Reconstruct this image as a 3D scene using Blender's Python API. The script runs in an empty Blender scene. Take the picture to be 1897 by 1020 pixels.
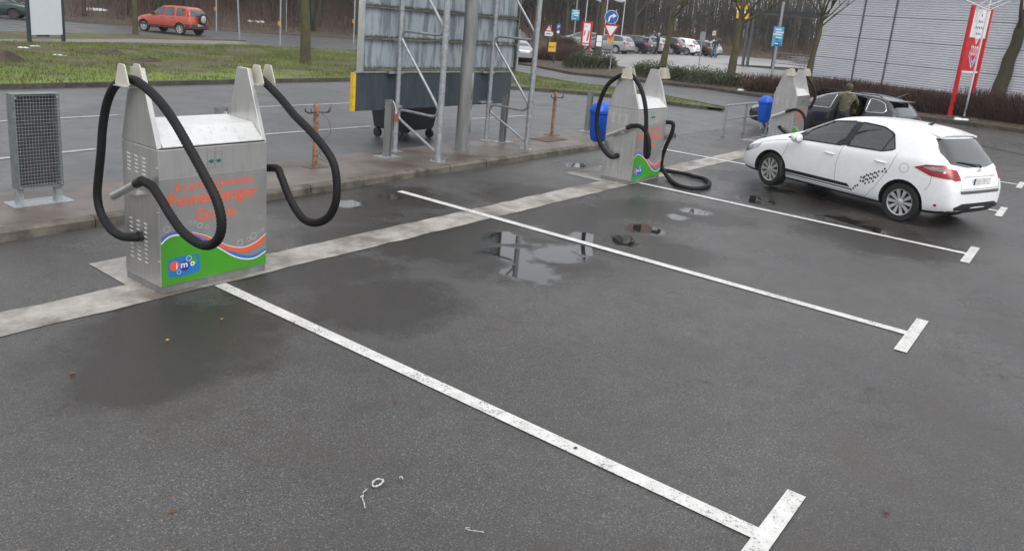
import bpy, bmesh, math, random
from mathutils import Vector, Matrix, noise as mnoise
from mathutils.bvhtree import BVHTree
from bpy_extras import object_utils
random.seed(7)
R_ = math.radians
scn = bpy.context.scene
COL = scn.collection
# ------------------------------------------------------------------ camera
FPX, PITCH, ROLL, YAW = 1427.69, 0.24211, 0.088085, 0.941718
CAM = Vector((-3.96582, -1.01993, 2.6825))
PPX, PPY = 948.5, 387.5
fwd = Vector((math.sin(YAW)*math.cos(PITCH), math.cos(YAW)*math.cos(PITCH), -math.sin(PITCH)))
rgt = Vector((math.cos(YAW), -math.sin(YAW), 0))
upv = rgt.cross(fwd)
RGT = math.cos(ROLL)*rgt + math.sin(ROLL)*upv
UPV = -math.sin(ROLL)*rgt + math.cos(ROLL)*upv
cd = bpy.data.cameras.new('camera'); cam = bpy.data.objects.new('camera', cd); COL.objects.link(cam)
cam.matrix_world = Matrix(((RGT.x, UPV.x, -fwd.x, CAM.x), (RGT.y, UPV.y, -fwd.y, CAM.y), (RGT.z, UPV.z, -fwd.z, CAM.z), (0, 0, 0, 1)))
cd.sensor_fit = 'HORIZONTAL'; cd.sensor_width = 36; cd.lens = 36*FPX/1897
cd.shift_y = -122.5/1897
cd.clip_start = 0.1; cd.clip_end = 3000
scn.camera = cam
# ------------------------------------------------------------------ sky, sun, exposure
SUN_EL, SUN_AZ = R_(52), R_(-112)      # soft light from above, in front of the machines
wd = bpy.data.worlds.new('World'); scn.world = wd; wd.use_nodes = True
nt = wd.node_tree; nt.nodes.clear()
sky = nt.nodes.new('ShaderNodeTexSky'); sky.sky_type = 'NISHITA'; sky.sun_disc = False
sky.sun_elevation = SUN_EL; sky.sun_rotation = math.pi/2 - SUN_AZ
sky.air_density = 1.0; sky.dust_density = 4.0; sky.ozone_density = 1.0
hs = nt.nodes.new('ShaderNodeHueSaturation'); hs.inputs['Saturation'].default_value = 0.16
mxw = nt.nodes.new('ShaderNodeMix'); mxw.data_type = 'RGBA'; mxw.inputs[0].default_value = 0.62
mxw.inputs[7].default_value = (9.0, 9.25, 9.7, 1)          # an even layer of cloud
bg = nt.nodes.new('ShaderNodeBackground'); bg.inputs['Strength'].default_value = 0.125
wo = nt.nodes.new('ShaderNodeOutputWorld')
nt.links.new(sky.outputs[0], hs.inputs['Color']); nt.links.new(hs.outputs[0], mxw.inputs[6])
nt.links.new(mxw.outputs[2], bg.inputs[0]); nt.links.new(bg.outputs[0], wo.inputs[0])
sl = bpy.data.lights.new('sun', 'SUN'); sl.energy = 1.1; sl.angle = R_(28); sl.color = (1, .97, .93)
so = bpy.data.objects.new('sun', sl); COL.objects.link(so)
sd = Vector((math.cos(SUN_EL)*math.cos(SUN_AZ), math.cos(SUN_EL)*math.sin(SUN_AZ), math.sin(SUN_EL)))
so.rotation_euler = sd.to_track_quat('Z', 'Y').to_euler(); so.location = (0, 0, 40)
scn.view_settings.view_transform = 'Standard'; scn.view_settings.look = 'None'
scn.view_settings.exposure = 0.38; scn.view_settings.gamma = 1; scn.view_settings.use_curve_mapping = False
scn.cycles.max_bounces = 6; scn.cycles.transparent_max_bounces = 12
# ------------------------------------------------------------------ terrain and picking
def sst(a, b, x):
    t = min(1, max(0, (x-a)/(b-a))); return t*t*(3-2*t)
def zt(x, y):                           # height of the land: level here, rising to the far car park
    v = .0493*(x-35) - .051*(y-27.7)
    if v <= 0: return 0.0
    cap = max(.3, 1.0 - .0137*max(0, math.hypot(x-CAM.x, y-CAM.y)-50))
    v = cap - math.log(1+math.exp((cap-v)*4))/4
    return max(0, v)*sst(20, 34, x)
def ray(u, v):
    return (RGT*((u-PPX)/FPX) + UPV*(-(v-PPY)/FPX) + fwd)
def gp(u, v, off=0.0):                  # land point seen at photograph pixel u, v
    d = ray(u, v); t = 0
    while t < 900:
        P = CAM + d*(t+.5)
        if P.z < zt(P.x, P.y)+off: break
        t += .5
    a, b = t, t+.5
    for _ in range(26):
        m = (a+b)/2; P = CAM + d*m
        if P.z < zt(P.x, P.y)+off: b = m
        else: a = m
    return CAM + d*b
def pp(u, v, ax, val):
    d = ray(u, v); return CAM + d*((val-CAM[ax])/d[ax])
def proj(P):
    d = Vector(P)-CAM; return (PPX+FPX*d.dot(RGT)/d.dot(fwd), PPY-FPX*d.dot(UPV)/d.dot(fwd))
def at_u(u, Y):                         # land point on the line y = Y seen in pixel column u
    a, b = -20.0, 300.0
    for _ in range(50):
        m = (a+b)/2
        if proj((m, Y, zt(m, Y)))[0] < u: a = m
        else: b = m
    return Vector((a, Y, zt(a, Y)))
def up_h(base, v):                      # height above base at which pixel row v is reached
    a, b = 0.0, 40.0
    for _ in range(40):
        m = (a+b)/2
        if proj(base+Vector((0, 0, m)))[1] > v: a = m
        else: b = m
    return a
# ------------------------------------------------------------------ materials
def newmat(name):
    m = bpy.data.materials.new(name); m.use_nodes = True
    n = m.node_tree; b = n.nodes['Principled BSDF']; return m, n, b
def nd(n, t, **kw):
    x = n.nodes.new(t)
    for k, v in kw.items(): setattr(x, k, v)
    return x
def lk(n, a, b): n.links.new(a, b)
def mathn(n, op, a, b=None, c=None, clamp=False):
    x = nd(n, 'ShaderNodeMath', operation=op, use_clamp=clamp)
    for i, q in enumerate((a, b, c)):
        if q is None: continue
        if isinstance(q, (int, float)): x.inputs[i].default_value = q
        else: lk(n, q, x.inputs[i])
    return x.outputs[0]
def noi(n, vec, scale, detail=3, rough=.55):
    x = nd(n, 'ShaderNodeTexNoise'); x.inputs['Scale'].default_value = scale
    x.inputs['Detail'].default_value = detail; x.inputs['Roughness'].default_value = rough
    if vec: lk(n, vec, x.inputs['Vector'])
    return x.outputs['Fac']
def ramp(n, fac, stops):
    x = nd(n, 'ShaderNodeValToRGB'); e = x.color_ramp.elements
    while len(e) < len(stops): e.new(.5)
    for i, (p, c) in enumerate(stops):
        e[i].position = p; e[i].color = (c[0], c[1], c[2], 1) if not isinstance(c, (int, float)) else (c, c, c, 1)
    lk(n, fac, x.inputs[0]); return x.outputs[0]
def mixc(n, f, a, b, mode='MIX'):
    x = nd(n, 'ShaderNodeMix', data_type='RGBA', blend_type=mode)
    if isinstance(f, (int, float)): x.inputs[0].default_value = f
    else: lk(n, f, x.inputs[0])
    for i, q in ((6, a), (7, b)):
        if isinstance(q, tuple): x.inputs[i].default_value = (*q, 1)
        else: lk(n, q, x.inputs[i])
    return x.outputs[2]
def bump(n, b, h, strength, dist=.01):
    x = nd(n, 'ShaderNodeBump'); x.inputs['Distance'].default_value = dist
    if isinstance(strength, (int, float)): x.inputs['Strength'].default_value = strength
    else: lk(n, strength, x.inputs['Strength'])
    lk(n, h, x.inputs['Height']); lk(n, x.outputs[0], b.inputs['Normal'])
def pos(n): return nd(n, 'ShaderNodeNewGeometry').outputs['Position']
def objc(n): return nd(n, 'ShaderNodeTexCoord').outputs['Object']
MATS = {}
def mat(name, col, rough=.55, metal=0, var=.12, scale=6, bmp=0, bscale=80, col2=None, coat=0, spec=.5, rvar=.1, stretch=None, world=False):
    if name in MATS: return MATS[name]
    m, n, b = newmat(name)
    v = pos(n) if world else objc(n)
    if stretch:
        mp = nd(n, 'ShaderNodeMapping'); mp.inputs['Scale'].default_value = stretch; lk(n, v, mp.inputs[0]); v = mp.outputs[0]
    f = noi(n, v, scale, 4, .6)
    lo = tuple(max(0, c*(1-var)) for c in col); hi = col2 or tuple(min(1, c*(1+var)) for c in col)
    lk(n, ramp(n, f, [(.3, lo), (.7, hi)]), b.inputs['Base Color'])
    f2 = noi(n, v, scale*2.7, 3)
    lk(n, mathn(n, 'MULTIPLY_ADD', f2, rvar*2, max(0.02, rough-rvar)), b.inputs['Roughness'])
    b.inputs['Metallic'].default_value = metal; b.inputs['Specular IOR Level'].default_value = spec
    if coat: b.inputs['Coat Weight'].default_value = coat; b.inputs['Coat Roughness'].default_value = .04
    if bmp: bump(n, b, noi(n, v, bscale, 3), bmp, .01)
    MATS[name] = m; return m
# ------------------------------------------------------------------ mesh helpers
class MB:
    def __init__(s): s.v = []; s.f = []
    def add(s, vs, fs):
        o = len(s.v); s.v += [tuple(q) for q in vs]; s.f += [tuple(i+o for i in f) for f in fs]; return s
    def box(s, x0, x1, y0, y1, z0, z1):
        return s.add([(x0,y0,z0),(x1,y0,z0),(x1,y1,z0),(x0,y1,z0),(x0,y0,z1),(x1,y0,z1),(x1,y1,z1),(x0,y1,z1)],
                     [(0,3,2,1),(4,5,6,7),(0,1,5,4),(1,2,6,5),(2,3,7,6),(3,0,4,7)])
    def obox(s, M, sx, sy, sz):
        o = MB().box(-sx/2, sx/2, -sy/2, sy/2, -sz/2, sz/2); return s.add([M @ Vector(q) for q in o.v], o.f)
    def bar(s, a, b, w, h, up=(0, 0, 1)):            # box beam from a to b
        a = Vector(a); b = Vector(b); x = (b-a); L = x.length; x.normalize()
        y = Vector(up).cross(x)
        if y.length < 1e-4: y = Vector((0, 1, 0)).cross(x)
        y.normalize(); z = x.cross(y)
        M = Matrix.Translation((a+b)/2) @ Matrix((x, y, z)).transposed().to_4x4()
        return s.obox(M, L, w, h)
    def cyl(s, a, b, r0, r1=None, n=12, caps=True):
        return s.tube([a, b], [r0, r0 if r1 is None else r1], n, caps)
    def tube(s, pts, rad, n=8, caps=True, closed=False):
        P = [Vector(q) for q in pts]; k = len(P)
        if isinstance(rad, (int, float)): rad = [rad]*k
        def tang(i):
            if closed: return (P[(i+1) % k]-P[i-1]).normalized()
            return (P[min(i+1, k-1)]-P[max(i-1, 0)]).normalized()
        t = tang(0); a = Vector((0, 0, 1)) if abs(t.z) < .9 else Vector((1, 0, 0))
        u = t.cross(a).normalized(); vs = []; fs = []
        for i in range(k):
            t2 = tang(i); q = t.rotation_difference(t2); u = (q @ u); u = (u - t2*u.dot(t2)).normalized(); t = t2; w = t.cross(u)
            for j in range(n):
                an = 2*math.pi*j/n; vs.append(P[i] + (u*math.cos(an)+w*math.sin(an))*rad[i])
        for i in range(k if closed else k-1):
            i2 = (i+1) % k
            for j in range(n):
                j2 = (j+1) % n; fs.append((i*n+j, i*n+j2, i2*n+j2, i2*n+j))
        if caps and not closed:
            fs.append(tuple(range(n-1, -1, -1))); fs.append(tuple((k-1)*n+j for j in range(n)))
        return s.add(vs, fs)
    def prism(s, poly, fn, a, b):                     # poly of 2d points, fn(p, q, h) -> 3d, extruded h from a to b
        k = len(poly)
        vs = [fn(p[0], p[1], a) for p in poly]+[fn(p[0], p[1], b) for p in poly]
        fs = [tuple(range(k-1, -1, -1)), tuple(range(k, 2*k))]+[(i, (i+1) % k, k+(i+1) % k, k+i) for i in range(k)]
        return s.add(vs, fs)
    def lathe(s, prof, n=24, M=None):                 # prof of (r, h); axis z, or through matrix M
        vs = []; k = len(prof)
        for r, h in prof:
            for j in range(n):
                a = 2*math.pi*j/n; vs.append(Vector((r*math.cos(a), r*math.sin(a), h)))
        if M: vs = [M @ q for q in vs]
        fs = [(i*n+j, i*n+(j+1) % n, (i+1)*n+(j+1) % n, (i+1)*n+j) for i in range(k-1) for j in range(n)]
        return s.add(vs, fs)
    def mesh(s, name, fix=True):
        me = bpy.data.meshes.new(name); me.from_pydata([tuple(q) for q in s.v], [], s.f)
        if fix:
            bm = bmesh.new(); bm.from_mesh(me); bmesh.ops.recalc_face_normals(bm, faces=bm.faces); bm.to_mesh(me); bm.free()
        me.update(); return me
    def build(s, name, m, parent=None, smooth=False, bev=0, fix=True):
        me = s.mesh(name, fix); o = link(name, me, m, parent)
        if smooth: shade(me, smooth)
        if bev:
            b = o.modifiers.new('bevel', 'BEVEL'); b.width = bev; b.segments = 2; b.limit_method = 'ANGLE'; b.angle_limit = R_(40)
        return o
def shade(me, ang=True):
    me.polygons.foreach_set('use_smooth', [True]*len(me.polygons))
    if ang is not True:
        me.set_sharp_from_angle(angle=R_(ang))
def link(name, me, m, parent=None):
    o = bpy.data.objects.new(name, me); COL.objects.link(o)
    if m is not None and me is not None and len(me.materials) == 0: me.materials.append(m)
    if parent is not None: o.parent = parent
    return o
def tag(o, label=None, cat=None, group=None, kind=None):
    for k, v in (('label', label), ('category', cat), ('group', group), ('kind', kind)):
        if v: o[k] = v
    return o
def empty(name, loc, rz=0, label=None, cat=None, group=None):
    o = bpy.data.objects.new(name, None); COL.objects.link(o); o.empty_display_size = .2
    o.location = loc; o.rotation_euler = (0, 0, rz); return tag(o, label, cat, group)
def copy_tree(o, parent=None):
    c = o.copy(); COL.objects.link(c); c.parent = parent
    for ch in list(o.children): copy_tree(ch, c)
    return c
def evalmesh(o, name):
    dg = bpy.context.evaluated_depsgraph_get(); return bpy.data.meshes.new_from_object(o.evaluated_get(dg), depsgraph=dg)
def text(name, body, m, parent, M, width=None, height=None, ext=.0006, font_off=0, spacing=1):
    cu = bpy.data.curves.new(name, 'FONT'); cu.body = body; cu.size = 1; cu.extrude = 0; cu.offset = font_off; cu.resolution_u = 3; cu.space_character = spacing
    t = bpy.data.objects.new(name, cu); COL.objects.link(t); bpy.context.view_layer.update()
    me = evalmesh(t, name); bpy.data.objects.remove(t); bpy.data.curves.remove(cu)
    xs = [v.co.x for v in me.vertices]; ys = [v.co.y for v in me.vertices]
    x0, x1, y0, y1 = min(xs), max(xs), min(ys), max(ys)
    sx = width/(x1-x0) if width else None; sy = height/(y1-y0) if height else sx
    if sx is None: sx = sy
    for v in me.vertices:
        v.co = M @ Vector(((v.co.x-x0)*sx, (v.co.y-y0)*sy, 0))
    me.materials.clear(); return link(name, me, m, parent)
def catmull(P, sub=8, closed=False):
    P = [Vector(q) for q in P]; out = []; k = len(P)
    for i in range(k if closed else k-1):
        if closed: a, b, c, d = P[i-1], P[i], P[(i+1) % k], P[(i+2) % k]
        else: a, b, c, d = P[max(i-1, 0)], P[i], P[i+1], P[min(i+2, k-1)]
        for j in range(sub):
            t = j/sub; out.append(.5*((2*b)+(c-a)*t+(2*a-5*b+4*c-d)*t*t+(3*b-a-3*c+d)*t**3))
    if not closed: out.append(P[-1])
    return out
def resample(P, step):
    out = [P[0]]; acc = 0
    for a, b in zip(P, P[1:]):
        L = (b-a).length; t = step-acc
        while t <= L: out.append(a.lerp(b, t/L)); t += step
        acc = (acc+L) % step if L else acc
    return out
def inpoly(x, y, P):
    c = False; j = len(P)-1
    for i in range(len(P)):
        if (P[i][1] > y) != (P[j][1] > y) and x < (P[j][0]-P[i][0])*(y-P[i][1])/(P[j][1]-P[i][1])+P[i][0]: c = not c
        j = i
    return c
def cutgrid(poly, step):                # bmesh of a flat polygon cut by a square grid
    bm = bmesh.new(); bm.faces.new([bm.verts.new((p[0], p[1], 0)) for p in poly])
    for ax in (0, 1):
        lo = min(p[ax] for p in poly); hi = max(p[ax] for p in poly); k = math.floor(lo/step)+1
        while k*step < hi-1e-6:
            co = [0, 0, 0]; co[ax] = k*step; no = [0, 0, 0]; no[ax] = 1
            bmesh.ops.bisect_plane(bm, geom=bm.verts[:]+bm.edges[:]+bm.faces[:], plane_co=co, plane_no=no); k += 1
    return bm
def drape(name, poly, m, off, step=2.0, parent=None, skirt=0):
    bm = cutgrid(poly, step)
    for v in bm.verts: v.co.z = zt(v.co.x, v.co.y)+off
    if skirt:
        be = [e for e in bm.edges if e.is_boundary]; r = bmesh.ops.extrude_edge_only(bm, edges=be)
        for g in r['geom']:
            if isinstance(g, bmesh.types.BMVert): g.co.z -= skirt
    bmesh.ops.recalc_face_normals(bm, faces=bm.faces)
    if sum(f.normal.z for f in bm.faces) < 0: bmesh.ops.reverse_faces(bm, faces=bm.faces)
    me = bpy.data.meshes.new(name); bm.to_mesh(me); bm.free(); return link(name, me, m, parent)
def V2(P): return (P[0], P[1])
# ------------------------------------------------------------------ ground materials
def asphalt(name, base, lo, hi, puddles=(), damp=(), rough=.42, speck=1.0, tint=(1, 1, 1)):
    m, n, b = newmat(name); P = pos(n)
    fine = noi(n, P, 70, 3, .7); big = noi(n, P, .55, 4, .6); mid = noi(n, P, 4.5, 4, .65)
    vo = nd(n, 'ShaderNodeTexVoronoi'); vo.inputs['Scale'].default_value = 135; lk(n, P, vo.inputs['Vector'])
    sep = nd(n, 'ShaderNodeSeparateColor'); lk(n, vo.outputs['Color'], sep.inputs[0])
    c = ramp(n, fine, [(.3, tuple(base*lo*t for t in tint)), (.72, tuple(base*hi*t for t in tint))])
    chip = ramp(n, sep.outputs[0], [(.86, 0), (.97, .55*speck)])
    c = mixc(n, chip, c, (.24, .22, .195))
    c = mixc(n, mathn(n, 'MULTIPLY', ramp(n, sep.outputs[1], [(.8, 0), (.95, 1)]), .6), c, (.016, .016, .017))
    c = mixc(n, ramp(n, big, [(.38, .0), (.68, .5)]), c, tuple(base*lo*.6*t for t in tint))
    c = mixc(n, ramp(n, mid, [(.52, 0), (.72, .4)]), c, (.03, .027, .023))
    c = mixc(n, ramp(n, noi(n, P, 1.1, 5, .7), [(.5, 0), (.7, .35)]), c, (.075, .058, .042))
    def blobs(lst):
        r = None
        for (x, y, rad) in lst:
            d = nd(n, 'ShaderNodeVectorMath', operation='DISTANCE'); lk(n, P, d.inputs[0]); d.inputs[1].default_value = (x, y, 0)
            f = mathn(n, 'MULTIPLY_ADD', d.outputs['Value'], -1/rad, 1)
            r = f if r is None else mathn(n, 'MAXIMUM', r, f)
        return r
    ve = nd(n, 'ShaderNodeTexVoronoi', feature='DISTANCE_TO_EDGE'); ve.inputs['Scale'].default_value = .55
    wv = nd(n, 'ShaderNodeVectorMath', operation='ADD'); lk(n, P, wv.inputs[0]); nz = nd(n, 'ShaderNodeTexNoise'); nz.inputs['Scale'].default_value = 2.5; nz.inputs['Detail'].default_value = 5; lk(n, P, nz.inputs['Vector']); lk(n, nz.outputs['Color'], wv.inputs[1]); lk(n, wv.outputs[0], ve.inputs['Vector'])
    ck = mathn(n, 'MULTIPLY', ramp(n, ve.outputs['Distance'], [(.002, 1), (.007, 0)]), ramp(n, noi(n, P, .7, 3), [(.52, 0), (.62, .7)]))
    c = mixc(n, ck, c, (.012, .011, .010))                 # fine cracks
    rg = ramp(n, noi(n, P, .8, 4), [(.3, rough-.14), (.7, rough+.12)])
    bs = None
    if damp:
        w = mathn(n, 'ADD', blobs(damp), mathn(n, 'MULTIPLY_ADD', noi(n, P, 1.6, 5, .65), 1.5, -.75))
        w = ramp(n, w, [(.0, 0), (.45, 1)])
        c = mixc(n, mathn(n, 'MULTIPLY', w, .80), c, (.021, .017, .0135))
        rg = mathn(n, 'MULTIPLY', rg, mathn(n, 'MULTIPLY_ADD', w, -.52, 1.0))
    if puddles:
        q = mathn(n, 'ADD', blobs(puddles), mathn(n, 'MULTIPLY_ADD', noi(n, P, 2.6, 6, .7), 1.7, -.9))
        q = ramp(n, q, [(.08, 0), (.24, .55), (.42, 1)])
        c = mixc(n, mathn(n, 'MULTIPLY', q, .75), c, (.016, .015, .014))
        inv = mathn(n, 'SUBTRACT', 1.0, q)
        rg = mathn(n, 'ADD', mathn(n, 'MULTIPLY', rg, inv), .03)
        bs = mathn(n, 'MULTIPLY', inv, .55)
    lk(n, c, b.inputs['Base Color']); lk(n, rg, b.inputs['Roughness'])
    h = mathn(n, 'ADD', fine, mathn(n, 'MULTIPLY', vo.outputs['Distance'], .8))
    bump(n, b, h, .55 if bs is None else bs, .006)
    return m
def circ(u, v, r):
    P = gp(u, v); return (P.x, P.y, r*1.2)
PUD = [circ(930, 440, .34), circ(945, 470, .42), circ(985, 505, .40), circ(1030, 470, .42), circ(1080, 462, .36), circ(1090, 440, .3),
       circ(1150, 445, .34), circ(1190, 425, .36), circ(1290, 392, .28), circ(1255, 402, .2), circ(1400, 370, .42), circ(1440, 352, .45), circ(650, 378, .26), circ(720, 364, .26),
       circ(1060, 305, .4), circ(1560, 408, .4), circ(1610, 425, .35)]
DMP = [circ(330, 620, .9), circ(250, 700, .5), circ(600, 500, .8), circ(760, 440, .9), circ(960, 470, 1.1), circ(1120, 440, 1.0), circ(1290, 395, .9),
       circ(620, 385, 1.0), circ(740, 365, .8), circ(700, 560, .8), circ(1450, 370, 1.2), circ(1620, 440, 1.2), circ(980, 360, .9), circ(330, 690, .35), circ(860, 430, 1.0), circ(1050, 400, 1.0), circ(1200, 390, .9), circ(640, 440, .7), circ(1380, 330, .9), circ(1250, 470, .6)]
M_LOT = asphalt('wet_asphalt', .070, .6, 1.4, PUD, DMP, .33, 1.2, (1.02, .99, .97))
M_ROAD = asphalt('road_asphalt', .105, .85, 1.15, (), (), .42, .5, (.97, 1.0, 1.03))
M_FAR = asphalt('street_asphalt', .10, .85, 1.15, (), (), .45, .3, (.98, 1.0, 1.02))
M_PAVE = mat('pale_paving', (.26, .25, .245), .4, var=.18, scale=.9, bmp=.2, bscale=30, world=True)
M_WALK = mat('footpath_asphalt', (.17, .155, .15), .6, var=.15, scale=1.5, bmp=.2, bscale=50, world=True)
M_CONC = None
def concrete():
    m, n, b = newmat('pale_concrete'); P = pos(n)
    c = ramp(n, noi(n, P, 7, 5, .7), [(.28, (.25, .232, .21)), (.72, (.42, .40, .37))])
    c = mixc(n, ramp(n, noi(n, P, 1.3, 5, .7), [(.43, 0), (.62, .85)]), c, (.115, .095, .078))
    c = mixc(n, ramp(n, noi(n, P, 45, 3, .6), [(.6, 0), (.75, .5)]), c, (.12, .11, .10))
    lk(n, c, b.inputs['Base Color']); b.inputs['Roughness'].default_value = .62
    bump(n, b, noi(n, P, 60, 4), .4, .006); return m
M_CONC = concrete()
def paint():
    m, n, b = newmat('worn_white_paint'); P = pos(n)
    w = ramp(n, mathn(n, 'ADD', noi(n, P, 55, 4, .75), mathn(n, 'MULTIPLY', noi(n, P, 2.2, 3), .35)), [(.53, 0), (.62, 1)])
    c = mixc(n, w, (.10, .098, .095), ramp(n, noi(n, P, 9, 4), [(.3, (.50, .49, .47)), (.7, (.66, .655, .64))]))
    lk(n, c, b.inputs['Base Color']); b.inputs['Roughness'].default_value = .5
    bump(n, b, noi(n, P, 90, 3), .35, .004); return m
M_PAINT = paint()
M_SOIL = mat('soil', (.05, .038, .028), .9, var=.5, scale=2.5, bmp=.8, bscale=20, world=True)
M_KERB = mat('kerb_stone_grey', (.07, .06, .045), .7, var=.4, scale=4, bmp=.5, bscale=40, col2=(.17, .15, .125), world=True)
M_KERBD = mat('mossy_dark_kerb', (.05, .045, .035), .8, var=.4, scale=4, bmp=.5, bscale=40, col2=(.10, .085, .07), world=True)
M_ISL = mat('island_paving', (.085, .066, .052), .45, var=.4, scale=1.3, bmp=.4, bscale=60, col2=(.165, .14, .12), world=True)
def turf():
    m, n, b = newmat('winter_turf'); P = pos(n)
    c = ramp(n, noi(n, P, 3.2, 5, .7), [(.3, (.045, .068, .012)), (.5, (.095, .135, .022)), (.72, (.15, .185, .038))])
    c = mixc(n, ramp(n, noi(n, P, .42, 5, .72), [(.44, 0), (.56, .95)]), c, (.07, .047, .03))
    sy = nd(n, 'ShaderNodeSeparateXYZ'); lk(n, P, sy.inputs[0])
    near = mathn(n, 'ADD', mathn(n, 'MULTIPLY_ADD', sy.outputs[1], -.16, 3.9), mathn(n, 'MULTIPLY_ADD', noi(n, P, .5, 4), 1.6, -.8))
    c = mixc(n, mathn(n, 'MULTIPLY', ramp(n, near, [(.1, 0), (.7, .75)]), mathn(n, 'MULTIPLY_ADD', sy.outputs[0], -.12, 2.2, clamp=True)), c, (.18, .25, .036))      # moss close to the kerb
    c = mixc(n, ramp(n, near, [(0, .45), (.2, 0)]), c, (.085, .065, .035))
    lk(n, c, b.inputs['Base Color']); b.inputs['Roughness'].default_value = .85
    bump(n, b, noi(n, P, 24, 4), .9, .04); return m
M_TURF = turf()
def litterm():
    m, n, b = newmat('leaf_litter'); P = pos(n)
    vo = nd(n, 'ShaderNodeTexVoronoi'); vo.inputs['Scale'].default_value = 9; lk(n, P, vo.inputs['Vector'])
    sep = nd(n, 'ShaderNodeSeparateColor'); lk(n, vo.outputs['Color'], sep.inputs[0])
    c = ramp(n, sep.outputs[0], [(.1, (.03, .02, .014)), (.6, (.075, .048, .033)), (.95, (.15, .10, .07))])
    c = mixc(n, ramp(n, noi(n, P, .6, 4), [(.4, 0), (.65, .6)]), c, (.045, .035, .022))
    lk(n, c, b.inputs['Base Color']); b.inputs['Roughness'].default_value = .8
    bump(n, b, vo.outputs['Distance'], .8, .05); return m
M_LIT = litterm()
# ------------------------------------------------------------------ the land
def land():
    xs = [-900, -400, -180, -90, -50]+[-40+4*i for i in range(46)]+[150, 220, 400, 900]
    ys = [-900, -400, -150, -80]+[-60+4*i for i in range(50)]+[150, 220, 400, 900]
    vs = [(x, y, zt(x, y)-.06) for y in ys for x in xs]; k = len(xs)
    fs = [(j*k+i, j*k+i+1, (j+1)*k+i+1, (j+1)*k+i) for j in range(len(ys)-1) for i in range(k-1)]
    o = MB().add(vs, fs).build('ground', M_SOIL); tag(o, kind='structure')
land()
def S(o): return tag(o, kind='structure')
S(drape('parking_lot', [(-30, -30), (60, -30), (40, -6), (34, 0), (32, 4), (26, 7.7), (-30, 7.7)], M_LOT, 0))
GK = [gp(0, 166), gp(330, 158), gp(660, 151), gp(800, 156), gp(948, 166), gp(1045, 173), gp(1141, 182), gp(1238, 195), gp(1341, 207)]   # grass kerb, road side
GT = [gp(1341, 204), gp(1240, 184), gp(1157, 169), gp(1062, 158), gp(956, 137), gp(870, 122)]                                        # grass edge, crossing road side
BK = [gp(880, 106), gp(991, 125), gp(1056, 138), gp(1149, 148), gp(1233, 158), gp(1310, 166), gp(1393, 179), gp(1500, 193), gp(1600, 207), gp(1692, 220), gp(1800, 234), gp(1897, 247), gp(2060, 268), gp(2300, 300)]   # bed kerb
S(drape('road', [(-60, 7.7), (26, 7.7), (32, 4), (45, 0), (46, 30), (30, 32), (12, 21.5), (-60, 21.5)], M_ROAD, .004))
S(drape('far_street', [(-80, 62), (-80, 76), (15, 54.5), V2(gp(243, 50)), V2(gp(383, 56)), V2(gp(522, 65)), V2(gp(660, 74)), (50, 41), (52, 36), (44, 31), (36, 22), (27, 25), V2(gp(660, 100)), V2(gp(480, 86)), V2(gp(440, 77)), V2(gp(250, 64)), V2(gp(0, 59))], M_FAR, .008))
# dashed lane lines
dash = MB()
def lane(u0, v0, u1, v1, w=.12):
    a = gp(u0, v0); b = gp(u1, v1); d = (b-a).normalized(); s = Vector((-d.y, d.x, 0))*w/2
    return MB().add([(*(a-s).xy, .012), (*(b-s).xy, .012), (*(b+s).xy, .012), (*(a+s).xy, .012)], [(0, 1, 2, 3)])
for q in [(-60, 229, 219, 214), (478, 199, 652, 191.6), (-60, 301, 178, 277), (489, 250, 687, 234.6), (872.5, 221, 974.5, 215)]:
    S(lane(*q).build('lane_dash', mat('faded_road_paint', (.30, .30, .29), .55, var=.35, scale=9, col2=(.46, .46, .44), world=True)))
a_ = at_u(150, 15.3)
# parking bay lines with their end bars
TS = 4.203
for i in range(6):
    x = i*TS; y1 = [5.2, 7.05, 5.2, 7.0, 5.2, 5.6][i]
    o = MB().add([(x-.06, -.012, .008), (x+.06, -.012, .008), (x+.06, y1, .008), (x-.06, y1, .008)], [(0, 1, 2, 3)]).build('bay_line', M_PAINT)
    S(o)
    b = MB().add([(x-.57, -.125, .0085), (x+.57, -.125, .0085), (x+.57, -.012, .0085), (x-.57, -.012, .0085)], [(0, 1, 2, 3)]).build('bay_end_bar', M_PAINT)
    S(b)
# concrete strip and machine pads
sv_ = []; rs = random.Random(9); ks = 270
for i in range(ks): xq = -30+.2*i; sv_ += [(xq, 5.22+rs.uniform(-.014, .014), .005), (xq, 5.70+rs.uniform(-.018, .018), .005)]
S(MB().add(sv_, [(2*i, 2*i+2, 2*i+3, 2*i+1) for i in range(ks-1)]).build('concrete_strip', M_CONC))
for x in (-.64, 7.84, 16.6):
    S(MB().add([(x, 5.66, .0056), (x+1.36, 5.66, .0056), (x+1.34, 6.49, .0056), (x+.02, 6.46, .0056)], [(0, 1, 2, 3)]).build('concrete_pad', M_CONC))
# traffic island with kerb stones
IX1 = 14.6
S(MB().box(-26, IX1-.13, 7.76, 9.22, -.02, .118).build('traffic_island', M_ISL)); isl = bpy.data.objects['traffic_island']
kb = MB().box(0, .985, -.0, .14, -.03, .125); kmesh = None
x = -26; i = 0
kme = MB().add([(0,0,-.04),(.985,0,-.04),(.985,.14,-.04),(0,.14,-.04),(0,0,.095),(.985,0,.095),(.985,.14,.123),(0,.14,.123),(0,.03,.123),(.985,.03,.123)],
               [(0,1,5,4),(4,5,9,8),(8,9,6,7),(2,3,7,6),(0,4,8,7,3),(1,2,6,9,5),(0,3,2,1)]).mesh('kerb_stone')
rnd = random.Random(3)
while x < IX1-.2:
    o = link('kerb_stone', kme, M_KERB, isl); o.location = (x, 7.62+rnd.uniform(-.006, .006), rnd.uniform(-.006, .004)); o.rotation_euler = (0, 0, rnd.uniform(-.006, .006)); x += 1.0
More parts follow.
